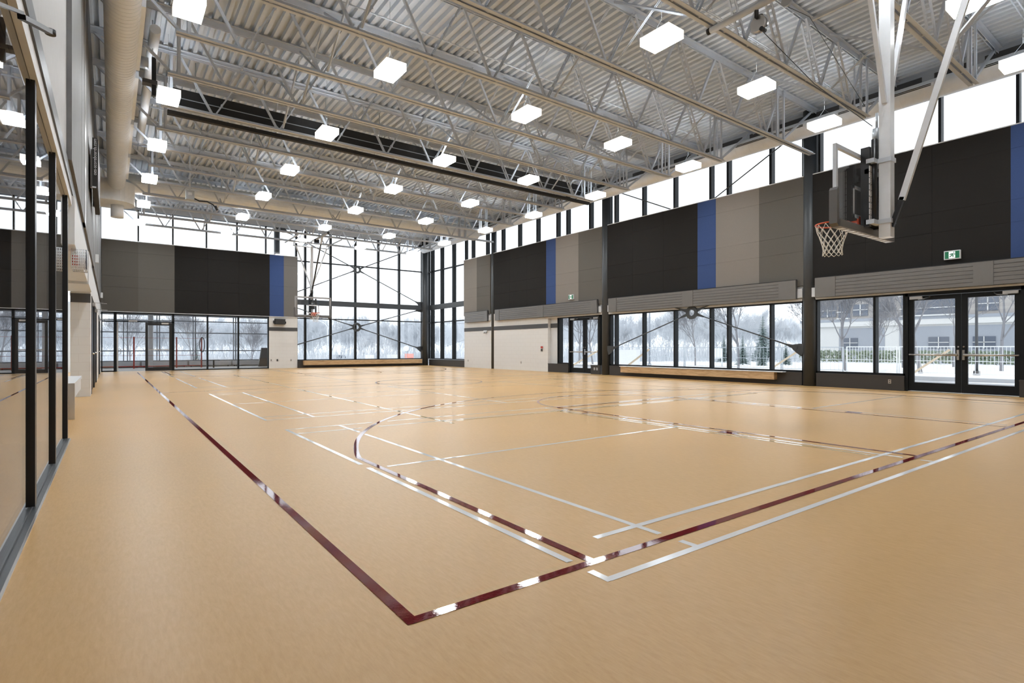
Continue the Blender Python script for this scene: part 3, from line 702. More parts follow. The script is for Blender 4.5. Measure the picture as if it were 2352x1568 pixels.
B(2.13, 2.39, 22.2, 22.35, 6.38, 6.69).build('box_case', 'fascia_grey', jb)
B(2.2, 2.32, 22.19, 22.2, 6.52, 6.62).build('box_label', 'gloss_white', jb)
MB().tube((2.26, 22.28, 6.69), (2.26, 22.28, 8.28), .02, n=8).build('box_drop', 'steel_white', jb)
MB().path([(2.39, 22.3, 6.45), (2.55, 22.3, 6.38), (2.8, 22.3, 6.40), (2.98, 22.3, 6.32), (3.06, 22.3, 6.24)], .022, 6).build('loose_cable', 'black_matte', jb)
MB().tube((3.05, 22.3, 6.28), (3.13, 22.3, 6.14), .045, n=10).build('cable_plug', 'black_matte', jb)
cm = empty('curtain_motor', (.75, 14.2, 7.4)); tag(cm, 'black curtain motor and shaft beside the second light of the left column', 'motor')
B(.72, .80, 14.15, 14.23, 6.62, 7.45).build('motor_shaft', 'black_metal', cm)
MB().tube((.66, 14.2, 7.3), (.50, 14.2, 7.3), .12, n=16).build('motor_drum', 'galvanised', cm)
B(.55, .82, 14.1, 14.3, 6.85, 6.93).build('motor_bracket', 'band_grey', cm); MB().tube((.74, 14.2, 7.4), (.74, 14.2, 8.27), .012, n=6).build('motor_hanger', 'steel_white', cm)
# ------------------------------------------------------------------ basketball hoops
def hoop(y, s, lab, detail):
    """s=+1: board faces +y (towards the far end)"""
    r = empty('basketball_hoop', (CX, y, 3)); tag(r, lab, 'basketball hoop')
    Y = lambda q: y+s*q
    z0 = 2.80; z1 = 3.84; hw = .93
    f = MB()
    fw = .05 if detail else .085
    for a, b in ((-hw, -hw+fw), (hw-fw, hw)): f.box(CX+a, CX+b, Y(-.045), Y(0), z0, z1)
    f.box(CX-hw+fw, CX+hw-fw, Y(-.045), Y(0), z1-fw, z1).box(CX-hw+fw, CX+hw-fw, Y(-.045), Y(0), z0, z0+fw)
    bd = f.build('board_frame', 'steel_white' if detail else 'frame_backlit', r)
    B(CX-hw+.04, CX+hw-.04, Y(-.012), Y(0), z0+.04, z1-.04).build('glass_board', 'glass', bd)
    t = MB(); q0, q1 = Y(.001), Y(.004)
    for a in (-.30, .255): t.box(CX+a, CX+a+.05, q0, q1, 2.96, 3.41)
    t.box(CX-.3, CX+.305, q0, q1, 3.36, 3.41).box(CX-.3, CX+.305, q0, q1, 2.96, 3.01); t.build('target_square', 'gloss_white', bd)
    p = MB()
    for k in (-1, 1):
        a0, a1 = sorted((CX+k*(hw-.03), CX+k*(hw+.035)))
        prof = [(a0, z0-.06), (a1, z0-.02), (a1, z0+.42), ((a0+a1)/2, z0+.46), (a0, z0+.42)] if k > 0 else [(a1, z0-.06), (a0, z0-.02), (a0, z0+.42), ((a0+a1)/2, z0+.46), (a1, z0+.42)]
        p.prism(prof, 'y', Y(-.07), Y(.03))
    p.box(CX-hw+.02, CX+hw-.02, Y(-.09), Y(.03), z0-.06, z0+.035); p.build('edge_padding', 'pad_grey', r)
    if detail:
        m = MB()
        for k in range(11): m.box(CX-hw+.15+k*.155, CX-hw+.26+k*.155, Y(-.06), Y(.02), z0-.063, z0-.059)
        m.build('padding_strip', 'gloss_white', r)
    # rim and net
    hy = Y(.40); zr = 2.97; R = .222
    ring = [(CX+R*math.cos(2*math.pi*k/32), hy+R*math.sin(2*math.pi*k/32), zr) for k in range(32)]
    rm = MB().path(ring, .011, 8, True)
    rm.box(CX-.10, CX+.10, Y(.0), Y(.19), zr-.05, zr-.025).box(CX-.12, CX+.12, Y(.0), Y(.025), zr-.17, zr+.03)
    rm.bar((CX-.09, Y(.02), zr-.12), (CX-.14, Y(.24), zr-.01), .014, .014).bar((CX+.09, Y(.02), zr-.12), (CX+.14, Y(.24), zr-.01), .014, .014)
    rm.build('rim', 'rim_orange', r)
    nt_ = MB(); N = 12; lv = [(0, R), (.09, .205), (.17, .175), (.24, .152), (.305, .135), (.365, .125), (.42, .128), (.45, .132)]
    for i in range(N):
        for sg in (-1, 1):
            pts = []
            for q, (dz, rr) in enumerate(lv):
                a = 2*math.pi*(i+sg*q*.5*(1 if q < 99 else 1))/N; pts.append((CX+rr*math.cos(a), hy+rr*math.sin(a), zr-.01-dz))
            nt_.path(pts, .0042, 4)
    nt_.build('net', 'net_cord', r)
    # mast
    zt = 6.55
    MB().box(CX-.07, CX+.07, Y(-.37), Y(-.23), 2.66, zt).build('mast', 'gloss_white', r)
    for z in (2.88, 3.72): MB().box(CX-.085, CX+.085, Y(-.385), Y(-.215), z-.03, z+.03).box(CX-.2, CX+.02, Y(-.22), Y(-.12), z-.03, z+.03).build('mast_clamp', 'steel_white', r)
    for k in (-1, 1): MB().bar((CX+k*.07, Y(-.30), 4.5), (CX+k*.80, Y(-.30), 6.5), .055, .055).build('side_brace', 'gloss_white', r)
    if detail:
        MB().bar((CX, Y(-.48), 3.14), (CX, Y(-1.46), 6.5), .075, .05, up=(1, 0, 0)).build('rear_strut', 'gloss_white', r)
        MB().bar((CX, Y(-.36), 2.8), (CX, Y(-.49), 3.18), .055, .05, up=(1, 0, 0)).build('strut_end', 'black_metal', r)
    else:
        MB().bar((CX, Y(-.15), 4.25), (CX, Y(1.30), 6.45), .06, .06, up=(1, 0, 0)).build('folding_strut', 'black_metal', r)
        MB().bar((CX, Y(1.30), 6.45), (CX, Y(1.65), 6.98), .09, .09, up=(1, 0, 0)).build('strut_end', 'steel_white', r)
    if detail: MB().bar((CX, Y(-1.02), 5.0), (CX+1.2, Y(-1.62), 6.5), .045, .045).build('upper_brace', 'gloss_white', r)
    # height adjuster
    h = MB()
    h.box(CX-.19, CX-.13, Y(-.16), Y(-.05), 2.82, 3.92).box(CX+.13, CX+.19, Y(-.16), Y(-.05), 2.82, 3.75).box(CX-.19, CX+.19, Y(-.16), Y(-.1), 3.55, 3.62).box(CX-.19, CX+.19, Y(-.16), Y(-.1), 2.85, 2.92)
    h.tube((CX-.09, Y(-.18), 2.9), (CX-.09, Y(-.18), 4.03), .04, n=14)
    h.box(CX-.09, CX+.12, Y(-.22), Y(-.14), 3.2, 3.45)
    h.build('height_adjuster', 'black_metal', r)
    MB().tube((CX-.0, Y(-.18), 4.02), (CX-.0, Y(-.18), 4.20), .055, n=16).tube((CX-.0, Y(-.18), 3.65), (CX-.0, Y(-.18), 4.02), .05, n=16).tube((CX, Y(-.18), 4.2), (CX, Y(-.18), 4.42), .018, n=8).build('actuator_motor', 'galvanised' if detail else 'black_metal', r)
    if detail:
        m = MB()
        for k in range(9): m.box(CX-.192, CX-.128, Y(-.165), Y(-.155), 2.90+k*.085, 2.975+k*.085)
        m.build('height_scale', 'sign_white2', r)
        g = MB()
        for k in range(9):
            for q in (0, .022, .045): g.box(CX-.175+(k*7 % 3)*.004, CX-.15, Y(-.1662), Y(-.165), 2.912+k*.085+q, 2.920+k*.085+q)
        g.build('scale_marks', 'black_matte', r)
    # ceiling frame
    fr = MB().tube((CX-.95, Y(-.30), 6.5), (CX+.95, Y(-.30), 6.5), .028).tube((CX-1.15, Y(-.30), 6.72), (CX+1.15, Y(-.30), 6.72), .035)
    for k in (-1, 1): fr.tube((CX+k*.9, Y(-.30), 6.5), (CX+k*.9, Y(-.30), 6.75), .025).bar((CX+k*1.1, Y(-1.3), 6.79), (CX+k*1.1, Y(1.2), 6.79), .05, .05)
    fr.tube((CX, Y(-1.9), 6.80), (CX, Y(2.45), 6.80), .055, n=16)
    fr.build('ceiling_frame', 'steel_white', r)
    MB().tube((CX, Y(2.44), 6.80), (CX, Y(2.5), 6.80), .056, n=16).build('pipe_end', 'black_matte', r)
    B(CX-.13, CX+.13, Y(.3), Y(.62), 6.6, 6.78).build('hoist_motor', 'black_metal', r)
    return r
mat('sign_white2', (.75, .75, .74), .5)
hn = hoop(3.3, 1, 'near basketball hoop seen from behind, hanging on a white mast at upper right', True)
hf = hoop(29.45, -1, 'far basketball hoop facing the camera in front of the tall far window', False)
# hoist pulleys and cable of the near hoop
hz = empty('hoist_pulley', (8.75, 5.0, 6.6)); tag(hz, 'glassy round hoist reel with black bracket under the roof at upper right', 'pulley')
MB().tube((8.69, 4.9, 6.55), (8.79, 4.9, 6.55), .13, n=28).build('pulley_wheel', 'steel_brushed', hz)
MB().ring((8.74, 4.9, 6.55), .16, .11, 'x', .012).build('pulley_guard', 'chrome', hz)
MB().bar((8.66, 4.9, 6.62), (8.66, 4.9, 6.84), .03, .08).tube((8.66, 4.82, 6.42), (8.78, 4.82, 6.42), .035, n=12).build('pulley_bracket', 'black_metal', hz)
MB().tube((8.75, 4.45, 6.72), (8.8, 4.45, 6.72), .085, n=20).build('small_wheel', 'galvanised', hz)
tag(MB().path([(8.75, 4.85, 6.42), (8.72, 4.0, 5.2), (8.70, 3.2, 4.28)], .006, 5).path([(8.8, 4.45, 6.64), (8.78, 4.1, 6.3), (8.72, 3.3, 4.6)], .004, 5).build('hoist_cable', 'black_matte'), 'thin dark hoist cable running down to the near hoop', 'cable')
# ------------------------------------------------------------------ small wall things
def exit_sign(y, lab, k=1):
    r = empty('exit_sign', (16.8, y, 3.45)); tag(r, lab, 'exit sign', 'green running man exit signs')
    hw, hh = .145*k, .088*k; zc = 3.445
    B(16.79, 16.855, y-hw-.02, y+hw+.02, zc-hh-.02, zc+hh+.02).build('sign_box', 'gloss_white', r)
    B(16.786, 16.792, y-hw, y+hw, zc-hh, zc+hh).build('green_face', 'sign_green', r)
    wf_ = B(16.783, 16.788, y-.06*k, y+.065*k, zc-hh*.92, zc+hh*.92).build('white_door', 'sign_white', r)
    m = MB(); q = 16.782
    def P(u, v): return (q, y-u*.078*k, zc+v*.078*k)
    def seg(a, b, w_): m.bar(P(*a), P(*b), .0015, w_, up=(0, 0, 1)) if False else m.tube(P(*a), P(*b), w_/2, n=6)
    m.tube((q, y-.035*k, zc+.06*k), (q-.002, y-.035*k, zc+.06*k), .014*k, n=14)
    for a, b in (((.25, .42), (-.05, -.05)), ((-.05, -.05), (.35, -.25)), ((.35, -.25), (.2, -.7)), ((-.05, -.05), (-.3, -.45)), ((-.3, -.45), (-.7, -.65)), ((.2, .35), (-.35, .3)), ((-.35, .3), (-.55, -.02)), ((.2, .35), (.5, .1)), ((.5, .1), (.75, .25))):
        seg(a, b, .024*k)
    m.build('running_man', 'sign_green', r)
exit_sign(4.42, 'large green running man exit sign above the near double doors')
exit_sign(18.32, 'small distant green running man exit sign on the taupe panel')
def outlet(loc, axis, lab, m='steel_brushed', dx=.035, dz=.055, slots=True):
    x, y, z = loc
    r = empty('outlet', loc); tag(r, lab, 'outlet', 'outlets and switch plates')
    if axis == 'x': B(x-.012, x, y-dx, y+dx, z-dz, z+dz).build('cover_plate', m, r); MB().box(x-.016, x-.011, y-dx*.45, y+dx*.45, z+.01, z+dz*.7).box(x-.016, x-.011, y-dx*.45, y+dx*.45, z-dz*.7, z-.01).build('socket', 'band_grey', r)
    else: B(x-dx, x+dx, y-.012, y, z-dz, z+dz).build('cover_plate', m, r); MB().box(x-dx*.45, x+dx*.45, y-.016, y-.011, z+.01, z+dz*.7).box(x-dx*.45, x+dx*.45, y-.016, y-.011, z-dz*.7, z-.01).build('socket', 'band_grey', r)
outlet((16.9, 5.80, .235), 'x', 'steel outlet on the dark ledge beside the near double doors')
outlet((16.9, 16.93, .235), 'x', 'left of two pale outlets on the ledge stub by the far doors', 'gloss_white')
outlet((16.9, 16.77, .235), 'x', 'right of two pale outlets on the ledge stub by the far doors', 'gloss_white')
outlet((16.9, 22.17, .40), 'x', 'lone outlet low on the middle of the right block wall')
outlet((16.9, 27.3, .40), 'x', 'outlet low on the block wall beside the corner window')
outlet((7.18, YF, .46), 'y', 'leftmost of three outlets on the far block pier')
outlet((7.5, YF, .46), 'y', 'middle of three outlets on the far block pier', 'black_metal')
outlet((8.24, YF, .45), 'y', 'rightmost of three outlets on the far block pier')
r = empty('fire_alarm_pull', (16.88, 20.5, 1.1)); tag(r, 'small red and grey alarm pull near the end of the right block wall', 'alarm')
B(16.87, 16.9, 20.43, 20.57, 1.13, 1.22).build('pull_box', 'safety_red', r); B(16.86, 16.9, 20.45, 20.55, .98, 1.1).build('alarm_box', 'band_grey', r)
r = empty('emergency_light', (16.85, 25.4, 2.0)); tag(r, 'small white twin-head lamp under the grey band near the slim column', 'emergency light')
B(16.82, 16.9, 25.25, 25.55, 2.04, 2.12).build('lamp_box', 'gloss_white', r)
for q in (25.32, 25.48): MB().tube((16.86, q, 2.03), (16.80, q, 1.96), .035, n=12).build('lamp_head', 'galvanised', r)
r = empty('wall_speaker', (7.57, 32.2, 2.6)); tag(r, 'black wall box with side brackets above the grey band of the far pier', 'speaker')
B(7.33, 7.88, 32.08, 32.24, 2.45, 2.75).build('speaker_body', 'black_matte', r)
MB().box(7.27, 7.33, 32.12, 32.3, 2.5, 2.66).box(7.88, 7.93, 32.12, 32.3, 2.5, 2.62).build('side_bracket', 'black_metal', r)
g_ = MB()
for k in range(6): g_.box(7.36, 7.85, 32.072, 32.08, 2.49+k*.04, 2.505+k*.04)
g_.build('speaker_grille', 'band_grey', r)
for k, (y, z, lab) in enumerate(((20.2, 3.78, 'white sensor box high on the left wall above the dark trim'), (30.8, 3.52, 'small white sensor box in the far left corner'))):
    o = B(XL, XL+.10, y, y+.25, z-.12, z+.12).build('sensor_box', 'gloss_white'); tag(o, lab, 'sensor')
# scoreboard
sb = empty('scoreboard', (-.26, 15, 4.4)); tag(sb, 'black scoreboard on the left wall seen edge-on with white web address', 'scoreboard')
B(-.30, -.215, 14.0, 16.8, 4.40, 5.42).build('board_case', 'black_matte', sb)
MB().box(-.215, -.205, 14.02, 16.78, 4.42, 5.40).build('board_face', 'band_grey', sb)
MB().box(-.34, -.30, 14.4, 14.5, 4.5, 5.3).box(-.34, -.30, 16.3, 16.4, 4.5, 5.3).build('wall_mount', 'steel_brushed', sb)
B(-.30, -.235, 13.995, 14.0, 4.40, 4.43).build('maker_plate', 'gloss_white', sb)
cu = bpy.data.curves.new('board_lettering', 'FONT'); cu.body = 'oes-scoreboards.com'; cu.size = .085; cu.align_x = 'LEFT'; cu.align_y = 'CENTER'; cu.extrude = .0008; cu.materials.append(MATS['gloss_white'])
tmp = bpy.data.objects.new('board_lettering', cu); COL.objects.link(tmp)
lm = bpy.data.meshes.new_from_object(tmp.evaluated_get(bpy.context.evaluated_depsgraph_get())); bpy.data.objects.remove(tmp)
to = bpy.data.objects.new('board_lettering', lm); COL.objects.link(to); to.parent = sb
to.location = Vector((-.257, 13.994, 4.66))-Vector(sb.location); to.rotation_euler = (math.pi/2, -math.pi/2, 0)
# wire guard with emergency lamp on the left wall
wgd = empty('wire_guard', (-.28, 12.4, 2.9)); tag(wgd, 'white wire cage over a red lamp on the left wall above the alcove', 'wire guard')
m = MB(); x0, x1, y0, y1, z0, z1 = -.43, -.27, 9.62, 10.0, 2.23, 2.50
n = 7
for k in range(n+1):
    z = z0+(z1-z0)*k/n
    m.path([(x0, y0, z), (x1, y0, z), (x1, y1, z), (x0, y1, z)], .008, 4)
for k in range(8):
    x = x0+(x1-x0)*k/7; m.tube((x, y0, z0), (x, y0, z1), .008, n=4); m.tube((x, y1, z0), (x, y1, z1), .008, n=4)
for k in range(10):
    y = y0+(y1-y0)*k/9; m.tube((x1, y, z0), (x1, y, z1), .008, n=4)
m.build('wire_cage', 'gloss_white', wgd); B(-.43, -.36, 9.74, 9.88, 2.29, 2.44).build('red_lamp', 'safety_red', wgd)
# alcove bench
ab = empty('alcove_bench', (-.6, 13, 0)); tag(ab, 'low pale block bench with metal edge in the left wall alcove', 'bench')
MB().box(-1.0, -.47, 11.2, 14.2, .52, .57).box(-1.0, -.49, 11.3, 14.2, .30, .52).build('bench_slab', 'wall_white', ab)
MB().box(-1.0, -.46, 11.14, 11.2, 0, .575).box(-1.0, -.62, 11.3, 14.2, 0, .3).build('bench_end', 'steel_brushed', ab)
for (y, z, lab) in ((9.3, .97, 'steel plate at push height on the jamb beside the studio glass'), (9.35, .35, 'low steel plate on the jamb beside the studio glass')):
    tag(B(XL-.1, XL-.088, y-.05, y+.05, z-.08, z+.08).build('jamb_plate', 'steel_brushed'), lab, 'plate')
# door closer arm in the top left corner
ca = empty('closer_arm', (-.3, 2.6, 2.3)); tag(ca, 'dark metal closer arm reaching in at the top left corner', 'door closer')
MB().bar((XG+.04, 1.9, 2.05), (-.27, 2.75, 2.40), .016, .012).tube((XG+.04, 1.9, 2.0), (XG+.04, 1.9, 2.09), .025, n=14).build('arm_lever', 'black_metal', ca)
MB().bar((-.27, 2.75, 2.385), (-.205, 3.02, 2.475), .026, .018).tube((-.205, 3.02, 2.465), (-.205, 3.02, 2.485), .019, n=18).build('arm_elbow', 'black_metal', ca)
# ------------------------------------------------------------------ vestibule behind the far wall
struct(MB().box(-1.6, -1.2, YF+.2, 38.6, 0, 3.2).box(8.5, 8.7, YF+.4, 38.6, 0, 3.2).build('wall_vestibule', 'concrete_light'))
struct(B(-1.6, 8.7, YF+.36, 38.6, 3.1, 3.3).build('ceiling_vestibule', 'wall_white'))
YV = 38.3
struct(B(-1.2, 8.5, YF+.4, YV-.1, 0, .004).build('floor_vestibule', 'concrete_light'))  # pale cover slab, window reflection on the floor put into its colour
win_f('window_16', -1.2, 8.5, .36, 3.1, [.6, .78, 2.2, 2.33, 4.05, 4.18, 6.27, 6.4], (.97, 2.05, 2.75), 'outer glass screen of the vestibule', y=YV, mw=.045, mm='panel_bluegrey')
struct(B(-1.2, 8.5, YV-.1, YV+.15, 0, .36).build('wall_vestibule_sill', 'concrete_light'))
tag(MB().tube((1.85, 37.4, 0), (1.85, 37.4, 3.1), .13, n=24).build('vestibule_column', 'gloss_white'), 'white round column behind the glazed door of the far wall', 'column')
for k in range(4):
    r = empty('convector', (0+k*2.1, 37.9, 0)); tag(r, 'low white convector in the vestibule, %s from the left' % ORD[k], 'heater', 'convectors along the vestibule glass')
    x0 = -.9+k*2.35; m = MB().box(x0, x0+2.25, 37.85, 38.15, .08, .34)
    for q in range(4): m.box(x0, x0+2.25, 37.83, 37.85, .10+q*.06, .14+q*.06)
    m.build('convector_body', 'gloss_white', r)
    m = MB()
    for q in (x0+.1, x0+2.1): m.box(q, q+.04, 37.9, 38.1, 0, .08)
    m.build('convector_foot', 'safety_red' if k < 2 else 'band_grey', r)
gr = empty('guard_rail', (2, 36.8, 0)); tag(gr, 'temporary red posts with thin cables in the vestibule', 'guard rail')
for x in (1.04, 3.05, 4.3): MB().box(x-.035, x+.035, 36.56, 36.62, 0, 1.76).build('rail_post', 'safety_red', gr)
MB().tube((-1.2, 36.6, 1.70), (4.3, 36.6, 1.70), .008, n=6).tube((-1.2, 36.6, .72), (4.3, 36.6, .72), .008, n=6).tube((-1.2, 36.6, .12), (4.3, 36.6, .12), .025, n=6).build('rail_cable', 'safety_red', gr)
tag(MB().path([(4.32+.13*math.cos(2*math.pi*k/24), 36.5, 1.33+.43*math.sin(2*math.pi*k/24)) for k in range(24)], .022, 8, True).build('hose_coil', 'black_matte'), 'black hose coil hung on the last red vestibule post', 'hose')
tag(MB().prism([(7.35, 0), (7.52, 1.15), (7.9, 1.15), (8.0, 0)], 'y', 36.3, 36.5).build('leaning_board', 'band_grey'), 'dark board leaning at the right end of the vestibule', 'board')
tag(MB().box(4.75, 4.83, 35.5, 35.58, 0, .42).box(4.2, 5.1, 35.48, 35.6, .42, .46).build('stanchion', 'black_metal'), 'short black stanchion standing in the vestibule', 'stanchion')
# ------------------------------------------------------------------ outside
def gz(x, y):
    t = max(0, min(1, (y-40)/15)); t = t*t*(3-2*t)
    u = max(0, min(1, (x-30)/45))
    return -.18-1.05*t*(1-u*.85)-.28*u
gm = MB(); nx, ny = 70, 70; X0, X1, Y0_, Y1_ = -120, 230, -90, 260
vs_ = []
for j in range(ny+1):
    for i in range(nx+1):
        x = X0+(X1-X0)*i/nx; y = Y0_+(Y1_-Y0_)*j/ny
        b = random.uniform(-.05, .05) if (x > 25 or y > 45) else 0
        vs_.append((x, y, gz(x, y)+b-.08))
gm.add(vs_, [(j*(nx+1)+i, j*(nx+1)+i+1, (j+1)*(nx+1)+i+1, (j+1)*(nx+1)+i) for j in range(ny) for i in range(nx)], True)
struct(gm.build('ground', 'snow', recalc=False), 'snow covered ground outside')
struct(MB().box(17.3, 22, -20, 31, -.3, -.06).build('pavement', 'concrete_light'))
struct(MB().box(24.5, 25.2, -60, 60, -.3, -.12).box(28.5, 28.8, -60, 60, -.3, -.10).build('kerb', 'asphalt'))
# trees
def tree_mesh(seed, h, lean, spread, depth, trunk, twig=.006, sides=4, nb=(2, 4)):
    rnd = random.Random(seed); mb = MB()
    def grow(p, d, L, r, dep):
        steps = 3; q = p.copy()
        for s in range(steps):
            d2 = (d+Vector((rnd.uniform(-.16, .16), rnd.uniform(-.16, .16), rnd.uniform(-.02, .12)))).normalized()
            q2 = q+d2*(L/steps); ra = r*(1-.32*s/steps); rb = r*(1-.32*(s+1)/steps)
            mb.tube(q, q2, ra, rb, n=sides if dep > 1 else 3, cap=False)
            if dep > 0 and s > 0:
                for _ in range(rnd.randint(*nb) if dep > 1 else rnd.randint(2, 3)):
                    az = rnd.uniform(0, 2*math.pi); sp = rnd.uniform(.45, .95)*spread
                    o = d2.orthogonal().normalized(); o = Matrix.Rotation(az, 3, d2) @ o
                    nd = (d2*math.cos(sp)+o*math.sin(sp)+Vector((0, 0, .12))).normalized()
                    grow(q2, nd, L*rnd.uniform(.5, .72), max(rb*rnd.uniform(.42, .6), twig), dep-1)
            q, d = q2, d2
        if dep > 0: grow(q, d, L*.7, max(r*.6, twig), dep-1)
    grow(Vector((0, 0, -.2)), Vector((lean, 0, 1)).normalized(), h*.42, trunk, depth)
    me = bpy.data.meshes.new('bare_tree'); me.from_pydata([tuple(v) for v in mb.v], [], mb.f)
    return me
def mk(me, m): me.materials.append(MATS[m]); return me
NEAR = [mk(tree_mesh(s, 7, .04, .85, 4, .10, .008, 5), 'bark') for s in (3, 11, 23)]
FAR = [mk(tree_mesh(s, 9, .03, .8, 4, .12, .014, 3, (2, 4)), 'bark_far_haze') for s in (5, 9, 14, 31)]
def put(me, loc, sc, rz, lab, group=None, name='bare_tree', cat='tree'):
    o = bpy.data.objects.new(name, me); COL.objects.link(o); o.location = loc; o.scale = (sc, sc, sc); o.rotation_euler = (0, 0, rz); tag(o, lab, cat, group); return o
def tp(px, d): 
    p = bearing(px, d); p.z = gz(p.x, p.y)-.1; return p
for px, d, k, sc, rz, lab in [(1696, 36, 0, .92, 1.0, 'bare tree with the clearest dark trunk in the long right wall window'),
    (1597, 46, 1, .85, 2.0, 'slender bare tree in the middle pane of the long right wall window'),
    (2116, 31, 2, 1.25, .5, 'bare tree close behind the left leaf of the near double doors'),
    (1850, 38, 1, .95, 4.0, 'bare tree whose branches reach past the column by the near doors'),
    (2010, 40, 0, .8, 3.2, 'bare tree between fence and building in the near two-pane window'),
    (2300, 36, 1, 1.15, 5.1, 'bare tree behind the right leaf of the near double doors'),
    (1945, 34, 2, 1.1, 1.7, 'wide-branching bare tree in the left pane of the near window'),
    (2075, 42, 1, 1.2, .3, 'bare tree seen through the right pane of the near window'),
    (2190, 45, 0, 1.25, 2.9, 'bare tree farther off behind the left leaf of the near doors'),
    (1362, 48, 2, 1.0, .9, 'bare tree behind the far double doors'),
    (1330, 52, 0, 1.0, 2.5, 'bare leaning tree behind the left leaf of the far double doors'),
    (585, 52, 2, .75, 2.2, 'small bare street tree behind the right vestibule pane'),
    (440, 50, 1, .9, 1.1, 'bare tree behind the vestibule left of the hose coil'),
    (300, 52, 0, .9, .2, 'bare tree behind the glazed door of the far wall')]:
    put(NEAR[k], tp(px, d), sc, rz, lab)
rnd = random.Random(4)
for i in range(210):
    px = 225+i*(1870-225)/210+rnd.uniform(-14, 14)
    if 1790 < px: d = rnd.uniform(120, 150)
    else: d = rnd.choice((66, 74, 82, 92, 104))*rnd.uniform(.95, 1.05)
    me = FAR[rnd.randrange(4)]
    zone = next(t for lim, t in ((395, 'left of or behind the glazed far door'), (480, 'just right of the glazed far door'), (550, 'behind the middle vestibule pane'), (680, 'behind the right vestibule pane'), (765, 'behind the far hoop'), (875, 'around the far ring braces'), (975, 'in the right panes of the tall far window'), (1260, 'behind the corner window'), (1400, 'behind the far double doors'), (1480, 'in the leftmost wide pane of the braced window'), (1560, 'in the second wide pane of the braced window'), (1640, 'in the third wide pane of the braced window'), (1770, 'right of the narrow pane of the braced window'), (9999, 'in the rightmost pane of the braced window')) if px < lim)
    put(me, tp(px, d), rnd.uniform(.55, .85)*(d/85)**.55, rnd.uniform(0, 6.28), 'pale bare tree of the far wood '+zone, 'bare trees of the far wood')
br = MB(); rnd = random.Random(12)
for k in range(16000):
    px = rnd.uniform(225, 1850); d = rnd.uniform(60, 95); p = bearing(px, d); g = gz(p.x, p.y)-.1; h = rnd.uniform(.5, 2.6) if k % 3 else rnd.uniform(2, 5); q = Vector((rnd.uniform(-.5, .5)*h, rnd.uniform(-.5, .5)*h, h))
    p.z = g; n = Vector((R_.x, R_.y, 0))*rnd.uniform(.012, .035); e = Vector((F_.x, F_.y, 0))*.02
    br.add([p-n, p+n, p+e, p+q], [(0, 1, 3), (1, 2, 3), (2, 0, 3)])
tag(br.build('brushwood', 'bark_far_haze', recalc=False), 'tangle of bare grey undergrowth at the foot of the far wood', 'undergrowth', None, 'stuff')
def conifer(seed, h):
    rnd = random.Random(seed); mb = MB(); mb.tube((0, 0, -.2), (0, 0, h), .11, .02, n=6, cap=False)
    z = h*.1
    while z < h*.98:
        R = (1-z/h)*h*.30+.05; n = 13
        for k in range(n):
            a = rnd.uniform(0, 6.28); L = R*rnd.uniform(.75, 1.1); c, s = math.cos(a), math.sin(a)
            for t in range(3):
                t0, t1 = t/3, (t+1)/3; w0 = .16*(1-t0)*L+.05; w1 = .16*(1-t1)*L+.015
                p0 = Vector((c*L*t0, s*L*t0, z-.28*L*t0)); p1 = Vector((c*L*t1, s*L*t1, z-.28*L*t1)); nn = Vector((-s, c, 0))
                mb.add([p0-nn*w0, p0+nn*w0, p1+nn*w1, p1-nn*w1, p0-Vector((0, 0, w0*.9)), p1-Vector((0, 0, w1*.9))], [(0, 1, 2, 3), (0, 3, 5, 4), (1, 4, 5, 2)])
        z += h*.035
    me = bpy.data.meshes.new('conifer'); me.from_pydata([tuple(v) for v in mb.v], [], mb.f); return mk(me, 'needles')
CO = [conifer(1, 5), conifer(2, 5)]
for px, d, k, sc, lab in [(1752, 62, 0, 1.05, 'tall dark conifer with pointed top in the long right wall window'), (1706, 48, 1, .52, 'small round conifer beside the clearest bare trunk'),
    (1750, 45, 0, .40, 'low conifer in front of the tall pointed one'), (1805, 48, 1, .42, 'low conifer just left of the right gusset of the braced window'), (1663, 60, 1, .6, 'conifer behind the narrow pane of the braced window'),
    (1345, 70, 0, .8, 'conifer behind the far double doors'), (452, 62, 1, .62, 'conifer behind the vestibule near the hose coil')]:
    put(CO[k], tp(px, d), sc, px, lab, None, 'conifer', 'conifer')
# hedge in front of the building
hd = MB(); rnd = random.Random(8)
for k in range(6500):
    y = rnd.uniform(-20, 32); x = 66+rnd.uniform(-.5, .5); z = rnd.uniform(-.45, .75); a = rnd.uniform(0, 6.28); s = .17
    hd.add([(x+s*math.cos(a), y+s*math.sin(a), z), (x-s*math.cos(a), y-s*math.sin(a), z+.05), (x, y+.05, z+.22)], [(0, 1, 2)])
tag(hd.build('hedge', 'hedge_leaf', recalc=False), 'low clipped green hedge in front of the stone building', 'hedge', None, 'stuff')
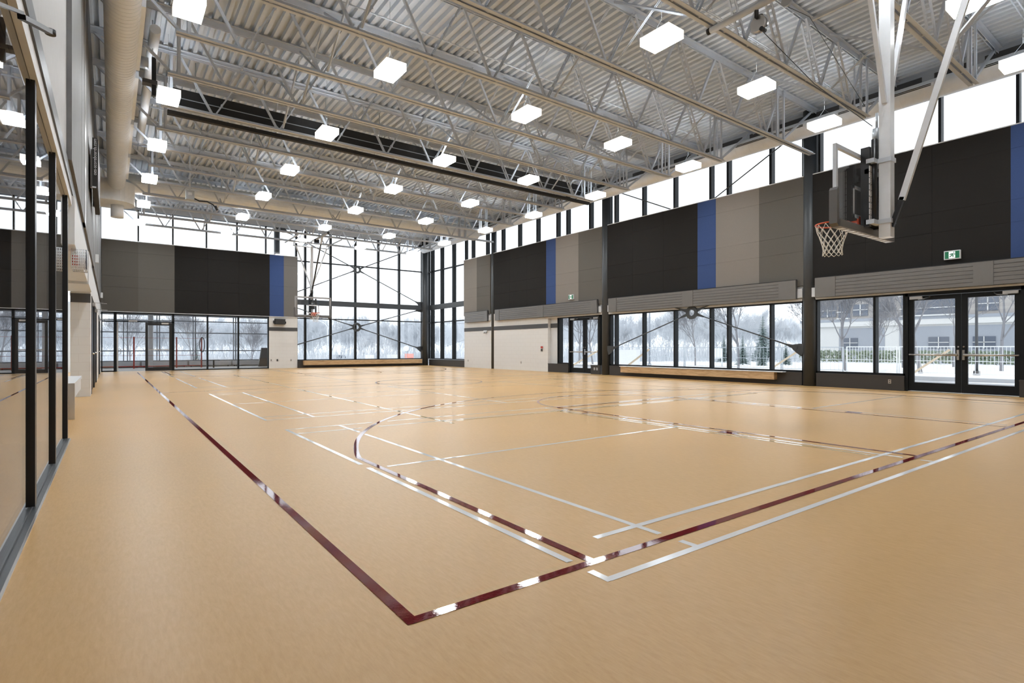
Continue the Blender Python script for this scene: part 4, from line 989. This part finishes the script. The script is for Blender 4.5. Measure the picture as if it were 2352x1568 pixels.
# apartment building
XB = 72; S = 1.385
def zz(z): return 1.138+(z-1.138)*S
bd = empty('apartment_building', (XB, 12, -.5)); tag(bd, 'stone and brick apartment building with snowy ledge behind the near doors', 'building')
ya, yb_ = -45, 34.5
B(XB, XB+14, ya, yb_, -.6, zz(3.0)).build('ground_storey', 'stone_pale', bd)
B(XB+.2, XB+14, ya, yb_-1.5, zz(3.0), zz(7.6)).build('upper_storeys', 'brick_taupe', bd)
MB().box(XB-.25, XB+.2, ya, yb_+.2, zz(3.0), zz(3.42)).build('stone_ledge', 'stone_pale', bd)
B(XB-.28, XB+.25, ya, yb_+.2, zz(3.42), zz(3.66)).build('grey_ledge', 'panel_bluegrey', bd)
for i, (y0, y1, w0, w1) in enumerate(((25.2, 30.1, 28.0, 29.7), (18.6, 23.75, 19.2, 21.0), (9.6, 17.6, 15.4, 17.2), (2.0, 8.0, 4.0, 6.0), (-6, .5, -4, -2), (-14, -8, -12, -10))):
    rc = B(XB-.05, XB+.1, y0, y1, -.55, zz(2.85)).build('recessed_bay', 'panel_bluegrey', bd)
    B(XB-.12, XB-.05, w0, w1, zz(1.1), zz(2.0)).build('bay_window', 'window_blue', rc)
    MB().box(XB-.16, XB-.12, (w0+w1)/2-.04, (w0+w1)/2+.04, zz(1.1), zz(2.0)).box(XB-.16, XB-.12, w0, w1, zz(1.55), zz(1.6)).build('window_bar', 'stone_pale', rc)
for y0, y1, z0, z1 in ((30.5, 32.5, 3.9, 5.0), (27.0, 28.6, 3.9, 4.9), (25.0, 26.2, 3.9, 5.0), (15.2, 16.9, 3.9, 4.9), (12.2, 13.6, 3.9, 4.9), (3, 5, 3.9, 4.9), (-4, -2, 3.9, 4.9), (30, 32, 5.9, 7), (26, 28, 5.9, 7), (21, 23, 5.9, 7), (15, 17, 5.9, 7), (5, 7, 5.9, 7)):
    wn = B(XB+.1, XB+.22, y0, y1, zz(z0), zz(z1)).build('upper_window', 'window_blue', bd)
    MB().box(XB+.05, XB+.12, y0, y1, zz((z0+z1)/2), zz((z0+z1)/2+.06)).box(XB+.05, XB+.12, (y0+y1)/2-.05, (y0+y1)/2+.05, zz(z0), zz(z1)).build('window_bar', 'stone_pale', wn)
for y0, y1 in ((18.3, 23.6), (28.9, 30.2), (8, 11)):
    B(XB+.05, XB+.22, y0, y1, zz(3.75), zz(5.3)).build('balcony_recess', 'window_blue', bd)
    MB().box(XB-.5, XB+.2, y0, y1, zz(3.66), zz(3.76)).box(XB-.5, XB-.45, y0, y1, zz(4.25), zz(4.32)).box(XB-.6, XB+.3, y0-.2, y1+.2, zz(5.3), zz(5.5)).build('balcony', 'stone_pale', bd)
# fences
def picket(y0, y1, lab, m='fence_white', x=33, z1=1.22, step=.14):
    r = empty('fence_panel', (x, (y0+y1)/2, -.3)); tag(r, lab, 'fence', 'temporary fence panels outside the right wall')
    f = MB()
    for y in (y0, y1): f.tube((x, y, -.32), (x, y, z1), .035, n=8)
    f.bar((x, y0, z1-.02), (x, y1, z1-.02), .05, .05).bar((x, y0, -.1), (x, y1, -.1), .04, .04).bar((x, y0, .5), (x, y1, .5), .03, .03)
    f.build('fence_frame', m, r); p = MB(); y = y0+step
    while y < y1: p.tube((x, y, -.1), (x, y, z1-.03), .008 if m != 'fence_white' else .012, n=4, cap=False); y += step
    p.build('fence_pickets', m, r)
picket(5.0, 8.2, 'white picket panel behind the right leaf of the near doors'); picket(8.3, 10.9, 'white picket panel behind the left leaf of the near doors')
picket(11.0, 13.4, 'white picket panel in the near two-pane window')
picket(1.5, 4.9, 'white picket panel at the right picture edge')
for k, (a, b) in enumerate(((13.6, 17.0), (17.1, 20.5), (20.6, 24.0), (24.1, 27.5), (27.6, 31.0))):
    picket(a, b, 'thin grey mesh fence panel, %s to the left of the white pickets' % ORD[k], 'galvanised', 33, 1.2, .22)
for (px, d, dx, lab) in ((1460, 33, 1.5, 'pale timber prop seen in the left pane of the braced window'), (1802, 32, 1.4, 'pale timber prop seen in the right pane of the braced window'), (2137, 27, 1.2, 'pale timber prop behind the left leaf of the near doors'), (1345, 38, 2.2, 'pale timber rail behind the far double doors')):
    p = bearing(px, d); tag(MB().bar((p.x, p.y+dx*.62, gz(p.x, p.y)+.05), (p.x+.1, p.y-dx*.62, 1.05), .09, .09).build('timber_prop', 'lumber'), lab, 'timber')
# hoardings, signs, lamp posts
def board(px0, px1, d, z0, z1, m, lab, cat='hoarding', name='hoarding_board'):
    a, b = bearing(px0, d), bearing(px1, d); n = (b-a).cross(Vector((0, 0, 1))).normalized()*.04
    mb = MB().add([a-n+Vector((0, 0, z0)), b-n+Vector((0, 0, z0)), b+n+Vector((0, 0, z0)), a+n+Vector((0, 0, z0)), a-n+Vector((0, 0, z1)), b-n+Vector((0, 0, z1)), b+n+Vector((0, 0, z1)), a+n+Vector((0, 0, z1))],
        [(0,3,2,1),(4,5,6,7),(0,1,5,4),(1,2,6,5),(2,3,7,6),(3,0,4,7)])
    for q in (a, b): mb.tube(q+Vector((0, 0, gz(q.x, q.y)-.1)), q+Vector((0, 0, z1)), .05, n=6)
    return tag(mb.build(name, m), lab, cat)
board(1422, 1468, 36, -.05, 1.02, 'fence_white', 'white hoarding in the leftmost pane of the braced window')
o = board(1637, 1658, 44, .3, 1.12, 'fence_white', 'white notice board in the narrow pane of the braced window', 'sign', 'notice_board')
board(890, 914, 62, -.9, .4, 'fence_white', 'white hoarding right of centre in the tall far window'); board(840, 858, 62, -.9, .35, 'fence_white', 'white hoarding in the middle of the tall far window')
board(931, 949, 56, -.0, .56, 'sign_pink', 'orange-pink board under the round sign', 'sign', 'orange_board')
p = bearing(933, 55); r = empty('round_sign', (p.x, p.y, gz(p.x, p.y))); tag(r, 'pale round road sign on a post at the right of the tall far window', 'sign')
dirn = Vector((p.x, p.y, 0)).normalized()
MB().tube(p+Vector((0, 0, -1.1)), p+Vector((0, 0, 1.0)), .03, n=6).build('sign_post', 'galvanised', r); MB().tube(p+Vector((0, 0, 1.1))-dirn*.03, p+Vector((0, 0, 1.1)), .27, n=20).build('sign_disc', 'fence_white', r)
def lamp(px, d, h, lab, arm=False, m='band_grey'):
    p = bearing(px, d); z = gz(p.x, p.y)-.1; r = empty('lamp_post', (p.x, p.y, z)); tag(r, lab, 'lamp post')
    MB().tube((p.x, p.y, z), (p.x, p.y, z+.25), .16, .14, n=10).tube((p.x, p.y, z+.25), (p.x, p.y, h), .075, .05, n=10).build('post', m, r)
    if arm: MB().path([(p.x, p.y, h), (p.x-.3, p.y, h+.35), (p.x-1.3, p.y+.3, h+.9)], .045, 6).build('arm', m, r); B(p.x-1.75, p.x-1.25, p.y+.15, p.y+.45, h+.85, h+.95).build('lamp_head', m, r)
    else: B(p.x-.3, p.x+.3, p.y-.15, p.y+.15, h, h+.12).build('lamp_head', m, r)
lamp(2243, 29, 6.2, 'dark lamp post behind the right leaf of the near doors'); lamp(1492, 42, 6, 'slim grey lamp post in the second pane of the braced window', m='panel_bluegrey')
lamp(752, 66, 3.7, 'pale street lamp with bent arm in the tall far window', True, 'fence_white'); lamp(1287, 60, 3, 'small lamp post in the sidelight left of the far double doors', m='panel_bluegrey')
# cars
def car(px, d, rz, m, lab):
    p = bearing(px, d); z = gz(p.x, p.y)-.02; r = empty('parked_car', (0, 0, 0)); tag(r, lab, 'car')
    body = [(-2.15, .35), (-2.2, .75), (-1.95, .95), (-1.2, 1.0), (1.0, 1.0), (2.0, .85), (2.2, .6), (2.15, .35)]
    cab = [(-1.7, .96), (-1.25, 1.42), (.25, 1.45), (1.05, .98)]
    gl_ = [(-1.45, 1.0), (-1.15, 1.36), (.2, 1.38), (.8, 1.0)]
    MB().prism(body, 'y', -.88, .88).prism(cab, 'y', -.74, .74).build('car_body', m, r)
    MB().prism(gl_, 'y', -.755, .755).build('car_windows', 'window_blue', r)
    for x in (-1.35, 1.35):
        for s in (-1, 1): MB().tube((x, s*.7, .33), (x, s*.92, .33), .33, n=18).build('wheel', 'tire', r)
    r.location = (p.x, p.y, z); r.rotation_euler = (0, 0, rz); return r
car(745, 78, -YAW+1.75, 'car_white', 'white snow-covered parked car in the left of the tall far window')
car(778, 76, -YAW+1.2, 'car_grey', 'blue-grey parked car in the second wide pane of the tall far window')
car(560, 84, -YAW+1.5, 'car_grey', 'parked car far behind the vestibule panes')
